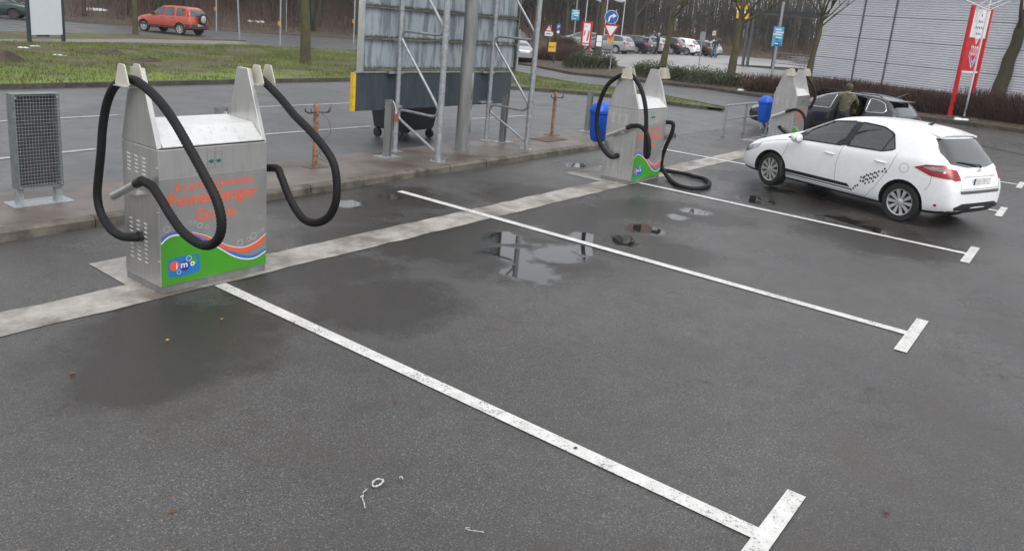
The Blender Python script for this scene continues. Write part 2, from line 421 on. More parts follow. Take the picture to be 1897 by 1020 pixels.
for y in (7.78, 8.5):
    o = link('kerb_stone', kme, M_KERB, isl); o.location = (IX1, y, 0); o.rotation_euler = (0, 0, R_(90)); o.scale = (.7, 1, 1)
# grass verge, path, kerbs
def kerbline(parent, pts, m, step=1.0, h=.12, w=.14, name='kerb_stone'):
    P = resample([Vector((p.x, p.y, 0)) for p in pts], step)
    for a, b in zip(P, P[1:]):
        d = (b-a); an = math.atan2(d.y, d.x)
        o = link(name, kgme, m, parent); mid = a
        o.location = (a.x, a.y, zt(a.x, a.y)); o.rotation_euler = (0, -math.atan2(zt(b.x, b.y)-zt(a.x, a.y), d.length), an); o.scale = (d.length/1.0, 1, 1)
kgme = MB().box(0, .985, -.05, .09, -.08, .13).mesh('kerb_stone')
gv = drape('grass_verge', [(-60, 19.9), V2(GK[0])]+[V2(p) for p in catmull([(p.x, p.y, 0) for p in GK], 4)][1:]+[V2(p) for p in GT]+[V2(gp(760, 103)), V2(gp(660, 97.5)), V2(gp(480, 87.5)), V2(gp(300, 84)), V2(gp(0, 82)), (-60, 20.5)][:-1]+[(-60, 22)], M_TURF, .11, 1.0)
GED = resample([Vector((-60, 19.0, 0)), Vector((-30, 19.2, 0))]+[Vector((p.x, p.y, 0)) for p in GK+GT]+[Vector((q.x, q.y, 0)) for q in (gp(760, 103), gp(660, 97.5), gp(480, 87.5), gp(300, 84), gp(0, 82))]+[Vector((-60, 22, 0))], .5)
for v in gv.data.vertices:
    q = mnoise.noise((v.co.x*.35, v.co.y*.35, 0)); e = 0 if min((Vector((v.co.x, v.co.y, 0))-p).length for p in GED) < 1.7 else 1
    v.co.z += e*max(0, q)*.22
S(gv)
kerbline(gv, [Vector((-30, 19.2, 0))]+[Vector(p) for p in catmull([(p.x, p.y, 0) for p in GK], 4)], M_KERBD)
kerbline(gv, GT, M_KERBD)
S(drape('footpath', [V2(gp(0, 82)), V2(gp(300, 84)), V2(gp(480, 87)), V2(gp(440, 78)), V2(gp(250, 74)), V2(gp(0, 75)), (-60, 28), (-60, 25)], M_WALK, .05, 3, skirt=.08))
S(drape('grass_strip', [V2(gp(0, 75)), V2(gp(250, 74)), V2(gp(455, 77)), V2(gp(250, 65)), V2(gp(0, 60.5)), (-60, 62), (-60, 29)], M_TURF, .055, 2, skirt=.1))
S(drape('drain_strip', [(24.6, 4.2), (24.3, 4.2), (23.45, 1.5), (22.8, .3), (21.2, -6), (21.5, -6), (23.1, .25), (23.75, 1.45)], asphalt('dark_seam', .03, .8, 1.2, rough=.5, speck=.2), .012, 1.0))
# planting bed, far car park
bed = drape('planting_bed', [V2(p) for p in BK]+[(40, -8), (41, 0), V2(gp(1880, 192)), V2(gp(1503, 143)), V2(gp(1450, 150)), V2(gp(1390, 154)), V2(gp(1250, 140)), V2(gp(1149, 126)), V2(gp(1075, 104)), V2(gp(1000, 92)), (58, 41), (52, 41)], M_LIT, .10, 1.5, skirt=.15)
S(bed); kerbline(bed, BK, M_KERBD)
S(drape('far_car_park', [V2(gp(1078, 102)), V2(gp(1149, 125)), V2(gp(1250, 139)), V2(gp(1388, 153)), V2(gp(1455, 149)), V2(gp(1503, 142)), (45, 12.5), (48, 20), (100, 8), (105, 40), (62, 41), (57, 38)], M_PAVE, .05, 2, skirt=.05))
# ------------------------------------------------------------------ materials for the station
def steel(name, col, rough=.34, metal=.85):
    m, n, b = newmat(name); v = objc(n)
    mp = nd(n, 'ShaderNodeMapping'); mp.inputs['Scale'].default_value = (2, 2, 60); lk(n, v, mp.inputs[0])
    g = noi(n, mp.outputs[0], 6, 3); s = noi(n, v, 3.5, 4, .6)
    c = ramp(n, s, [(.3, tuple(q*.86 for q in col)), (.7, col)])
    c = mixc(n, ramp(n, noi(n, v, 14, 4, .7), [(.62, 0), (.8, .35)]), c, (.22, .19, .16))
    md_ = nd(n, 'ShaderNodeMapping'); md_.inputs['Scale'].default_value = (14, 14, .8); lk(n, v, md_.inputs[0])
    c = mixc(n, ramp(n, noi(n, md_.outputs[0], 1.6, 5, .7), [(.52, 0), (.72, .4)]), c, (.25, .235, .21))       # run-off streaks
    lk(n, c, b.inputs['Base Color']); b.inputs['Metallic'].default_value = metal
    lk(n, mathn(n, 'ADD', mathn(n, 'MULTIPLY_ADD', g, .12, rough-.06), mathn(n, 'MULTIPLY', s, .12)), b.inputs['Roughness'])
    bump(n, b, g, .05, .003); return m
M_STEEL = steel('brushed_steel', (.62, .61, .595), .33, .9)
M_LID = steel('bright_steel', (.72, .72, .71), .36, .45)
M_ALU = mat('aluminium', (.62, .62, .6), .32, .9, var=.1)
M_CREAM = mat('cream_plastic', (.52, .49, .41), .5, var=.08)
M_HOSE = mat('black_rubber_hose', (.010, .010, .011), .6, var=.2, scale=20, spec=.25)
M_BLACK = mat('black', (.012, .012, .012), .5)
M_GREYP = mat('grey_print', (.27, .265, .26), .38, .25, var=.06)
M_GREEN = mat('green_print', (.055, .29, .018), .42, var=.05)
M_ORANGE = mat('orange_print', (.78, .105, .035), .42, var=.04)
M_BLUE = mat('blue_print', (.012, .17, .52), .42, var=.05)
M_NAVY = mat('navy_print', (.015, .035, .22), .42, var=.05)
M_WHITE = mat('white_print', (.8, .8, .78), .42, var=.03)
M_BUBBLE = mat('bubble_print', (.5, .5, .5), .42, var=.03)
M_BTN = mat('green_button', (.0, .13, .10), .3)
M_GALV = mat('galvanised_steel', (.34, .36, .375), .48, .55, var=.25, scale=14, rvar=.14, bmp=.1)
M_GALVD = mat('dull_galvanised', (.22, .225, .22), .6, .35, var=.3, scale=6, stretch=(1, 1, .2))
M_RUST = mat('rusty_paint', (.13, .04, .018), .75, var=.5, scale=16, col2=(.42, .24, .16), bmp=.5, bscale=60)
M_DARKM = mat('dark_metal', (.06, .06, .062), .5, .4, var=.25)
FRONT = lambda tx, tz, ty: Matrix(((1, 0, 0, tx), (0, 0, -1, ty), (0, 1, 0, tz), (0, 0, 0, 1)))
def flat(poly, y0, th=.0012):
    return MB().prism(poly, lambda p, q, h: (p, h, q), y0, y0-th)
def ribbon(pts, ws, y0, th=.0012):
    P = catmull([(p[0], p[1], 0) for p in pts], 6); k = len(P); top = []; bot = []
    for i, p in enumerate(P):
        t = (P[min(i+1, k-1)]-P[max(i-1, 0)]).normalized(); f = i/(k-1)*(len(ws)-1); a = int(min(f, len(ws)-2)); w = ws[a]+(ws[a+1]-ws[a])*(f-a)
        nn = Vector((-t.y, t.x, 0))*w/2; top.append(p+nn); bot.append(p-nn)
    mb = MB()
    for i in range(k-1):
        q = [bot[i], bot[i+1], top[i+1], top[i]]; mb.prism([(min(1.093, max(.003, c.x)), c.y) for c in q], lambda p, r, h: (p, h, r), y0, y0-th)
    return mb
def disc(cx, cz, r, y0, th=.0012, n=24, rin=0, sq=1):
    mb = MB()
    if rin:
        for i in range(n):
            a, b = 2*math.pi*i/n, 2*math.pi*(i+1)/n
            mb.prism([(cx+rr*math.cos(t), cz+rr*sq*math.sin(t)) for rr, t in ((rin, a), (r, a), (r, b), (rin, b))], lambda p, q, h: (p, h, q), y0, y0-th)
        return mb
    return flat([(cx+r*math.cos(2*math.pi*i/n), cz+r*sq*math.sin(2*math.pi*i/n)) for i in range(n)], y0, th)
M1 = Vector((-.53, 5.285, .008)); M2 = Vector((8.06, 5.2, .008)); M3 = Vector((16.8, 5.2, .008))
def vacuum():
    r = empty('vacuum_machine', M1)
    bd = MB().box(0, 1.10, 0, .62, .06, 1.314).build('cabinet', M_STEEL, r, bev=.006)
    MB().box(.006, 1.094, .006, .614, 0, .06).build('plinth', M_GALVD, r)
    MB().prism([(0, 1.324), (-.004, 1.336), (.165, 1.475), (.18, 1.482), (.60, 1.50), (.615, 1.324)], lambda p, q, h: (h, p, q), .047, 1.053).build('lid', M_LID, r, bev=.004)
    MB().box(.02, 1.08, .012, .6, 1.312, 1.326).build('lid_gap', M_BLACK, r)
    for x0 in (0, 1.055):
        MB().prism([(0.012, 1.318), (.62, 1.318), (.425, 1.985), (.26, 1.985)], lambda p, q, h: (h, p, q), x0, x0+.045).build('tower', M_STEEL, r, bev=.004)
        s = -1 if x0 == 0 else 1; xe = 0 if x0 == 0 else 1.10
        for xa in (.035, .165):
            k = MB(); k.prism([(.13, 1.83), (.33, 1.83), (.345, 1.86), (.285, 2.01), (.27, 2.025), (.19, 2.025), (.175, 2.01), (.115, 1.86)], lambda p, q, h: (xe+s*h, p, q), xa, xa+.012)
            k.build('hose_hook', M_CREAM, r, bev=.003)
        MB().box(min(xe, xe+s*.2), max(xe, xe+s*.2), .13, .33, 1.835, 1.843).build('hook_shelf', M_ALU, r)
    # left and right side louvres, screws
    for xe, s in ((0, -1), (1.10, 1)):
        lv = MB()
        for c in (.50, .37, .24):
            for k in range(5): z = 1.2-k*.036+(c-.37)*.02; lv.bar((xe+s*.001, c-.026, z), (xe+s*.001, c+.026, z+.006), .012, .008)
            for k in range(10): z = .60-k*.0405; lv.bar((xe+s*.001, c-.024, z), (xe+s*.001, c+.024, z+.006), .012, .008)
        tag(lv.build('vent_louvres', M_LID, bd), kind='stuff')
        sc = MB()
        for z in (.3, .75, 1.15): sc.cyl((xe, .03, z), (xe+s*.008, .03, z), .009, n=8)
        tag(sc.build('screws', M_ALU, bd), kind='stuff')
    # printed front
    fp = MB().box(.004, 1.096, -.004, 0.002, .07, 1.05).build('front_panel', M_GREYP, r)
    gt = [(0.005, .46), (.073, .51), (.165, .518), (.282, .484), (.45, .400), (.578, .316), (.734, .205), (.869, .150), (.98, .145), (1.093, .19)]
    P = [(p.x, p.y) for p in catmull([(a, b, 0) for a, b in gt], 5)]
    g = MB()
    for a, b in zip(P, P[1:]): g.prism([(a[0], .073), (b[0], .073), b, a], lambda p, q, h: (p, h, q), -.004, -.0052)
    g.build('green_wave', M_GREEN, fp)
    sh = lambda d, sl=0: [(a, b+d+sl*a) for a, b in gt]
    ribbon(sh(.012), [.012, .012, .01], -.0052).build('white_wave', M_WHITE, fp)
    ribbon(sh(.036), [.012, .018, .030, .034, .026, .02], -.0052).build('blue_wave', M_BLUE, fp)
    ribbon([(.30, .522), (.452, .446), (.578, .362), (.708, .292), (.842, .260), (.979, .286), (1.093, .35)], [.004, .022, .034, .042, .044, .046], -.0064).build('orange_wave', M_ORANGE, fp)
    ribbon([(.30, .534), (.452, .470), (.578, .388), (.708, .320), (.842, .289), (.979, .318), (1.093, .385)], [.004, .006, .007, .007, .006], -.0064).build('white_line', M_WHITE, fp)
    ribbon([(.005, .52), (.08, .555), (.17, .562), (.28, .54)], [.016, .012, .004], -.0052).build('violet_wave', mat('violet_print', (.12, .14, .42), .42), fp)
    bb = MB()
    for x, z, q in ((.06, .60, .03), (.13, .625, .018), (.28, .63, .018), (.33, .62, .016), (.38, .585, .026), (.45, .56, .018), (1.03, .56, .018), (.80, .34, .032), (.90, .36, .022), (.95, .385, .034), (1.0, .42, .016), (1.05, .43, .018)):
        q2 = disc(x, z, q, -.004, .001, 16, q*.86); bb.add(q2.v, q2.f)
    tag(bb.build('bubbles', M_BUBBLE, fp), kind='stuff')
    text('lettering', 'Bei jeder Autowäsche', M_ORANGE, fp, FRONT(.15, .915, -.0052), width=.79, font_off=.010)
    text('lettering', 'PowerSauger', M_ORANGE, fp, FRONT(.08, .755, -.0052), width=.91, height=.155, font_off=.012)
    text('lettering', 'Gratis', M_ORANGE, fp, FRONT(.345, .625, -.0052), width=.40, height=.115, font_off=.012)
    lg = flat([(.068, .15), (.14, .138), (.22, .134), (.30, .139), (.372, .15), (.376, .23), (.372, .305), (.30, .318), (.22, .322), (.14, .318), (.068, .305), (.064, .23)], -.0052).build('logo', M_BLUE, fp)
    disc(.125, .245, .046, -.0064).build('logo_dot', M_ORANGE, lg); disc(.225, .225, .044, -.0064).build('logo_dot', M_NAVY, lg); disc(.31, .26, .04, -.0064).build('logo_dot', M_GREEN, lg)
    rg = MB()
    for x, z, q in ((.265, .29, .026), (.165, .178, .02)): q2 = disc(x, z, q, -.0070, .001, 18, q*.84); rg.add(q2.v, q2.f)
    tag(rg.build('logo_ring', M_WHITE, lg), kind='stuff')
    for ch, x, w, hh in (('i', .140, .012, .058), ('m', .185, .066, .042), ('o', .278, .044, .044)):
        text('logo_letter', ch, M_WHITE, lg, FRONT(x, .212, -.0078), width=w, height=hh, font_off=.02)
    # push buttons
    bp = MB()
    for x in (.465, .54):
        for a, b in (((x, 1.11), (x+.072, 1.11)), ((x+.072, 1.11), (x+.072, 1.26)), ((x+.072, 1.26), (x, 1.26)), ((x, 1.26), (x, 1.11))): bp.bar((a[0], -.0008, a[1]), (b[0], -.0008, b[1]), .002, .0022)
    bp.build('button_frame', M_GALVD, r)
    for x in (.502, .576):
        MB().lathe([(0, .02), (.014, .02), (.017, .016), (.017, 0)], 16, FRONT(x, 1.178, 0)).build('push_button', M_BTN, r, smooth=40)
    # nozzle bracket
    MB().box(-.10, 0, .20, .36, .885, .893).box(-.10, -.095, .20, .36, .885, .935).build('nozzle_bracket', M_ALU, r)
    return r
vm = vacuum(); tag(vm, 'nearest steel vacuum machine with orange lettering, hoses on both hooks', 'vacuum machine', 'vacuum machines on the concrete strip')
v2 = copy_tree(vm); v2.location = M2; v2['label'] = 'second vacuum machine, beside the blue bin, one hose lying on the ground'
v3 = copy_tree(vm); v3.location = M3; v3['label'] = 'farthest vacuum machine, standing behind the white hatchback'
def hose(root, pts, r=.038):
    P = resample(catmull(pts, 10), .016)
    o = root.location
    mb = MB().tube([p-o for p in P], [r*(1+.06*(1 if i % 2 else -1)) for i in range(len(P))], 10)
    return mb.build('hose', M_HOSE, root, smooth=True)
def px(lst, X): return [pp(u, v, 0, X) for u, v in lst]
def z1(L): return [(a/2.2167, 100+b/2.2174) for a, b in L]
def z6(L): return [(1020+a/3.923, 110+b/3.923) for a, b in L]
def nozzle(root, a, b, X):
    A = pp(*a, 0, X)-root.location; B = pp(*b, 0, X)-root.location; d = (B-A).normalized()
    mb = MB().tube([A-d*.02, A+d*.02, B-d*.12, B], [.034, .034, .036, .040], 16); mb.build('nozzle', M_ALU, root, smooth=40)
    MB().tube([A-d*.06, A+d*.05], [.042, .042], 14).build('nozzle_collar', M_BLACK, root, smooth=40)
def flange(root, x, y, z, s):
    MB().tube([(x-s*.01, y, z), (x+s*.03, y, z)], [.05, .047], 14).build('hose_socket', M_BLACK, root, smooth=40)
X = M1.x-.10
hl = px(z1([(500, 748), (455, 718), (415, 655), (400, 580), (405, 500), (415, 400), (422, 300), (440, 200), (475, 128), (530, 104), (590, 132), (660, 200), (720, 285), (780, 390), (840, 500), (890, 600), (910, 690), (898, 755), (860, 785), (810, 775), (750, 730), (700, 662), (660, 595), (625, 545), (590, 524), (566, 528)]), X)
hole = M1+Vector((0, .326, .47))
hose(vm, [hole, hole+Vector((-.05, .0, -.005))]+hl); flange(vm, 0, .326, .47, -1)
nozzle(vm, z1([(570, 527)])[0], z1([(468, 582)])[0], X)
X = M1.x+1.10+.10
hr = px(z1([(1022, 120), (1050, 100), (1090, 120), (1150, 180), (1210, 252), (1270, 312), (1330, 382), (1370, 450), (1383, 530), (1378, 610), (1350, 668), (1300, 693), (1250, 680), (1210, 630), (1180, 570), (1155, 505), (1130, 468)]), X)
hk = M1+Vector((1.20, .42, 1.75))
hose(vm, [M1+Vector((1.2, .80, .75)), M1+Vector((1.2, .72, 1.2)), hk+Vector((0, .12, -.1))]+hr[1:]+[M1+Vector((1.15, .33, .96)), M1+Vector((1.09, .36, .96))]); flange(vm, 1.10, .36, .96, 1)
# second machine
X = M2.x-.10
hl = px(z6([(440, 708), (385, 655), (345, 560), (335, 450), (350, 340), (385, 240), (430, 170), (500, 122), (560, 108), (600, 128), (640, 180), (675, 270), (693, 380), (695, 500), (692, 600), (688, 680), (697, 712), (712, 690), (716, 620), (705, 555), (680, 510), (640, 484), (590, 484)]), X)
hole = M2+Vector((0, .33, .47)); hose(v2, [hole]+hl); flange(v2, 0, .33, .47, -1)
nozzle(v2, z6([(572, 490)])[0], z6([(415, 550)])[0], X)
X = M2.x+1.20
hr = px(z6([(880, 460), (890, 500), (872, 560), (835, 640), (808, 730), (812, 790)]), X)
gd = [pp(u, v, 2, .045) for u, v in z6([(860, 865), (920, 912), (1000, 935), (1080, 938), (1140, 922), (1152, 895), (1115, 868), (1040, 850), (975, 832)])]
hose(v2, [M2+Vector((1.09, .2, 1.0)), M2+Vector((1.15, .16, 1.02))]+hr+gd+[M2+Vector((1.75, .35, .037)), M2+Vector((1.5, .8, .037)), M2+Vector((1.3, 1.0, .3))]); flange(v2, 1.10, .2, 1.0, 1)
# third machine
X = M3.x-.10
hl = px([(1462, 205.5), (1472, 203), (1482, 206), (1489, 214), (1492, 226), (1491, 240)], X)
hose(v3, [M3+Vector((0, .33, .47)), M3+Vector((-.1, .2, .40)), M3+Vector((-.12, -.1, .25)), M3+Vector((-.1, -.3, .35))]+hl[::-1]); nozzle(v3, (1459, 206), (1430, 216), X); flange(v3, 0, .33, .47, -1)
X = M3.x+1.2
hr = px([(1488, 146), (1494, 144), (1502, 152), (1509, 165), (1510, 180), (1505, 193), (1497, 201)], X)
hose(v3, [M3+Vector((1.2, .7, 1.0)), M3+Vector((1.2, .55, 1.6))]+hr+[M3+Vector((1.09, .33, 1.0))]); flange(v3, 1.10, .33, 1.0, 1)
# ------------------------------------------------------------------ things on the island
IZ = .118
def onisl(u, v): return pp(u, v, 2, IZ)
# mat stand with wire mesh
def mat_stand():
    P = pp(33, 353, 1, 8.5); x0 = P.x; x1 = pp(118.8, 346, 1, 8.5).x; zb = P.z; ztp = pp(24.7, 176.5, 1, 8.5).z
    r = empty('mat_stand', ((x0+x1)/2, 8.56, IZ), 0, 'grey mat stand with wire mesh panel on the island', 'mat stand'); w = (x1-x0)/2; z0 = zb-IZ; z1_ = ztp-IZ
    f = MB(); f.box(-w, -w+.035, -.06, .09, z0, z1_).box(w-.035, w, -.06, .09, z0, z1_).box(-w, w, -.06, .09, z1_, z1_+.012).box(-w+.035, w-.035, -.06, .09, z0-.0, z0+.02)
    f.build('frame', mat('dark_galvanised', (.17, .19, .195), .5, .4, var=.2, scale=12), r, bev=.003)
    MB().box(-w+.036, w-.036, .05, .056, z0+.02, z1_).build('back_sheet', mat('dark_rubber_sheet', (.035, .036, .038), .6, var=.3), r)
    g = MB(); nx = 14; nz = 27
    for i in range(nx+1): x = -w+.02+(2*w-.04)*i/nx; g.cyl((x, -.066, z0+.01), (x, -.066, z1_-.01), .0017, n=5)
    for i in range(nz+1): z = z0+.01+(z1_-z0-.02)*i/nz; g.cyl((-w+.02, -.0705, z), (w-.02, -.0705, z), .0017, n=5)
    g.build('wire_mesh', M_GALV, r)
    for x in (-w+.04, w-.04): MB().box(x-.035, x+.035, -.02, .07, .008, z0).build('leg', M_GALV, r)
    for x in (-w+.03, w-.03):
        for z in (z0+.03, z1_-.03): MB().cyl((x, -.072, z), (x, -.082, z), .012, n=8).build('clip', M_ALU, r)
    MB().box(-w-.07, w+.08, -.14, .19, 0, .008).build('base_plate', M_GALV, r)
mat_stand()
def hook_post(u, v, vt, label):
    b = onisl(u, v); h = up_h(b, vt); r = empty('hook_post', b, 0, label, 'post', 'rusty hook posts on the island')
    MB().box(-.03, .03, -.03, .03, .008, h).build('post', M_RUST, r, bev=.004)
    MB().box(-.17, .17, -.13, .13, 0, .008).build('base_plate', mat('rusty_plate', (.09, .065, .05), .7, var=.4), r)
    c = MB()
    for s in (-1, 1):
        c.tube([(s*.03, -.035, h-.12), (s*.16, -.045, h-.13), (s*.24, -.05, h-.10), (s*.25, -.05, h-.04)], .012, 6)
        c.tube([(s*.17, -.05, h-.13), (s*.175, -.10, h-.12), (s*.175, -.10, h-.05)], .011, 6)
    c.build('hook', M_DARKM, r, smooth=True)
    return r, h
hp, hh = hook_post(583, 309, 193, 'rusty red hook post with loose wire, between the nearest machine and the billboard')
wr = [Vector((.05, -.06, hh-.13)), Vector((.17, -.1, hh-.25)), Vector((.2, -.12, hh-.45)), Vector((.1, -.1, .45)), Vector((.02, -.08, .25)), Vector((.16, -.1, .12)), Vector((.1, -.14, .3)), Vector((-.03, -.09, .18)), Vector((.2, -.16, .06))]
MB().tube(catmull(wr, 8), .003, 5).build('loose_wire', M_BLACK, hp)
hook_post(1022, 250, 171, 'rusty orange hook post right of the billboard, beside the steel cover')
def beam_post(u, v, vt, label, tagc=False):
    b = onisl(u, v); h = up_h(b, vt); r = empty('steel_post', b, 0, label, 'post', 'grey steel posts on the island')
    MB().box(-.055, -.047, -.055, .055, .01, h).box(.047, .055, -.055, .055, .01, h).box(-.047, .047, -.004, .004, .01, h).build('beam', M_GALVD, r)
    MB().box(-.20, .20, -.14, .14, 0, .01).build('base_plate', M_GALV, r)
    if tagc:
        MB().box(.06, .15, -.075, -.06, h-.38, h-.24).build('red_tag', mat('red_tag', (.30, .07, .05), .6), r)
        MB().tube([(.02, -.06, h-.02), (.05, -.075, h-.06), (.09, -.07, h-.15), (.10, -.07, h-.24)], .008, 6).build('cable', M_WHITE, r)
    return r, h
beam_post(717, 290, 185, 'grey steel post with red tag in front of the left billboard truss', True)
beam_post(930, 263, 176, 'grey steel post beside the right billboard truss')
beam_post(1087, 243, 169, 'grey steel post left of the nearer blue bin')
q = pp(410, 199, 1, 8.72); r_ = empty('steel_post', (q.x, 8.72, IZ), 0, 'grey steel post peeking above the nearest machine with white cable', 'post', 'grey steel posts on the island'); h_ = q.z-IZ
MB().box(-.075, -.067, -.055, .055, .01, h_).box(.067, .075, -.055, .055, .01, h_).box(-.067, .067, -.004, .004, .01, h_).build('beam', M_GALVD, r_)
MB().box(-.2, .2, -.14, .14, 0, .01).build('base_plate', M_GALV, r_)
MB().tube([(.02, -.03, h_-.07), (.05, -.05, h_-.06), (.06, -.05, h_-.2), (.06, -.05, .1)], .008, 6).build('cable', M_WHITE, r_)
c0 = onisl(984, 262); c1 = onisl(1043, 256)
o = MB().box(9.95, 10.75, 8.30, 8.78, IZ+.0, IZ+.012).build('steel_cover', mat('rusty_cover', (.10, .06, .05), .65, .2, var=.3, bmp=.4)); tag(o, 'flat rusty steel cover lying on the island', 'cover')
# billboard seen from behind
M_BOARD = None
def boardmat():
    m, n, b = newmat('weathered_board'); v = objc(n)
    mp = nd(n, 'ShaderNodeMapping'); mp.inputs['Scale'].default_value = (5, 1, .7); lk(n, v, mp.inputs[0])
    s = ramp(n, noi(n, mp.outputs[0], 1.3, 4, .65), [(.42, 0), (.52, 1)])
    c = mixc(n, s, (.15, .185, .205), (.30, .345, .37))
    sp = nd(n, 'ShaderNodeSeparateXYZ'); lk(n, v, sp.inputs[0])
    fr = mathn(n, 'FRACT', mathn(n, 'MULTIPLY_ADD', sp.outputs[2], 1/.54, -1.585/.54+10))
    mo = mathn(n, 'ADD', mathn(n, 'MULTIPLY', fr, -3.2), noi(n, v, 14, 5, .7))
    c = mixc(n, ramp(n, mo, [(.08, 0), (.3, .9)]), c, (.035, .045, .018))
    lk(n, c, b.inputs['Base Color']); b.inputs['Roughness'].default_value = .5; b.inputs['Metallic'].default_value = .15; return m
M_BOARD = boardmat()
M_BDARK = mat('dark_board', (.045, .06, .07), .5, .1, var=.3, scale=2.5, stretch=(3, 1, .6))
M_MOSS = mat('mossy_rail', (.05, .06, .03), .8, var=.5, scale=10, col2=(.17, .17, .15))
BY = 9.2
bbd = empty('billboard', (7.42, 8.6, IZ), 0, 'weathered billboard seen from behind on two galvanised trusses', 'billboard'); BO = Vector((7.42, 8.6, IZ))
def bl(mb): mb.v = [(x-BO.x, y-BO.y, z-BO.z) for x, y, z in mb.v]; return mb
pw = (9.67-5.29)/1
zz = [1.585+.54*i for i in range(6)]
for a, b in zip(zz, zz[1:]):
    o = MB().box(5.29, 9.66, BY+.01, BY+.035, a+.02, b-.004).build('back_panel', M_BOARD); o.data.transform(Matrix.Translation(-Vector((0, 0, 0)))); o.parent = bbd; o.location = -BO
for z in zz:
    bl(MB().box(5.27, 9.68, BY-.045, BY+.01, z-.012, z+.012)).build('panel_rail', M_MOSS, bbd)
bl(MB().box(5.235, 5.29, BY-.05, BY+.06, 1.56, 4.3)).build('edge_trim', M_ALU, bbd); bl(MB().box(9.66, 9.70, BY-.05, BY+.06, 1.56, 4.3)).build('edge_trim', M_MOSS, bbd)
bl(MB().box(5.18, 9.63, BY, BY+.05, .875, 1.535)).build('lower_panel', M_BDARK, bbd)
bl(MB().box(5.17, 9.64, BY-.02, BY+.055, 1.536, 1.556)).build('lower_rail', M_GALV, bbd)
bl(MB().box(5.128, 5.179, BY+.0, BY+.08, .875, 1.535)).build('yellow_edge', mat('yellow_paint', (.62, .40, .01), .5, var=.25, scale=12), bbd)
sp = MB()
for X_ in (6.06, 8.73):
    s = MB()
    bl(MB().cyl((X_, 9.06, IZ), (X_, 9.06, 4.6), .045, n=14)).build('rear_pole', M_GALV, bbd, smooth=40)
    bl(MB().cyl((X_, 7.99, IZ), (X_, 7.99, 4.6), .055, n=14)).build('front_pole', M_GALV, bbd, smooth=40)
    bl(MB().box(X_-.11, X_+.11, 7.88, 8.10, IZ, IZ+.014)).build('foot_plate', M_GALV, bbd); bl(MB().box(X_-.10, X_+.10, 8.96, 9.16, IZ, IZ+.014)).build('foot_plate', M_GALV, bbd)
    bt = MB()
    for dx in (-.085, .085):
        for yy in (7.905, 8.075): bt.cyl((X_+dx, yy, IZ+.014), (X_+dx, yy, IZ+.05), .010, n=6)
    tag(bl(bt).build('bolts', M_ALU, bbd), kind='stuff')
    zg = [(8.04, .27), (8.46, .48), (8.92, .70), (9.0, .78), (8.97, .87), (8.86, .90), (8.24, .89), (8.10, .92), (8.06, 1.0), (8.10, 1.10), (8.50, 1.56), (8.96, 2.08), (9.01, 2.2), (8.95, 2.28), (8.84, 2.3), (8.2, 2.29), (8.08, 2.33), (8.05, 2.43), (8.12, 2.53), (8.40, 2.86), (8.96, 3.5), (9.0, 3.6), (8.9, 3.7), (8.2, 3.69), (8.05, 3.8), (8.5, 4.4)]
    bl(MB().tube(catmull([(X_, a, b) for a, b in zg], 4), .025, 8)).build('zigzag_brace', M_GALV, bbd, smooth=True)
    for z in (.93, 1.55, 2.125, 2.665):
        bl(MB().tube([(X_, 9.06, z-.02), (X_, 9.06, z+.02)], .058, 12).box(X_-.18 if z < 1.6 else X_-.06, X_+.18 if z < 1.6 else X_+.06, 9.105, BY-.0, z-.02, z+.02)).build('clamp', M_GALV, bbd)
# lamp pole
b = onisl(855.5, 278); r_ = empty('lamp_pole', b, 0, 'thick tapered grey pole standing in front of the billboard', 'pole')
MB().tube([(0, 0, 0), (0, 0, 3), (0, 0, 9)], [.143, .122, .08], 20).build('shaft', M_GALVD, r_, smooth=40)
for z0_, z1_ in ((.35, .80), (1.0, 1.5)):
    v = Vector((CAM.x-b.x, CAM.y-b.y, 0)).normalized(); sd_ = Vector((-v.y, v.x, 0)); rr = .139-.007*z1_
    k = MB()
    c = (v*.55+sd_*-.0 + Vector((.8, -.3, 0))).normalized()
    for a in range(-3, 3):
        q = [Matrix.Rotation(R_(w*9), 4, 'Z') @ c for w in (a, a+1)]
        k.add([q[0]*(rr+.003)+Vector((0, 0, z0_)), q[1]*(rr+.003)+Vector((0, 0, z0_)), q[1]*rr+Vector((0, 0, z1_)), q[0]*rr+Vector((0, 0, z1_))], [(0, 1, 2, 3)])
    o = k.build('hatch', mat('hatch_grey', (.27, .27, .26), .5, .3), r_, smooth=True); md = o.modifiers.new('s', 'SOLIDIFY'); md.thickness = .006; md.offset = 1
# waste container
r_ = empty('waste_container', (7.85, 10.62, .008), R_(4), 'black wheeled waste container behind the billboard', 'container')
def ringloft(secs, n=5):                # sections: (z, hx, hy, corner radius)
    mb = MB(); vs = []; per = 4*(n+1)
    for z, hx, hy, rc in secs:
        for k, (sx, sy) in enumerate(((1, 1), (-1, 1), (-1, -1), (1, -1))):
            for j in range(n+1):
                a = R_(90*k+90*j/n); vs.append((sx*(hx-rc)+rc*math.cos(a), sy*(hy-rc)+rc*math.sin(a), z))
    fs = [(i*per+j, i*per+(j+1) % per, (i+1)*per+(j+1) % per, (i+1)*per+j) for i in range(len(secs)-1) for j in range(per)]
    fs += [tuple(range(per-1, -1, -1)), tuple((len(secs)-1)*per+j for j in range(per))]
    return mb.add(vs, fs)
M_BINK = mat('black_plastic', (.02, .021, .023), .5, var=.2)
ringloft([(.20, .50, .34, .08), (.23, .56, .40, .1), (.7, .63, .46, .1), (1.10, .67, .5, .08), (1.12, .70, .53, .06), (1.16, .70, .53, .06)]).build('body', M_BINK, r_, smooth=40)
ringloft([(1.162, .69, .52, .08), (1.24, .67, .5, .1), (1.32, .56, .40, .14), (1.35, .4, .25, .14)]).build('lid', M_BINK, r_, smooth=40)
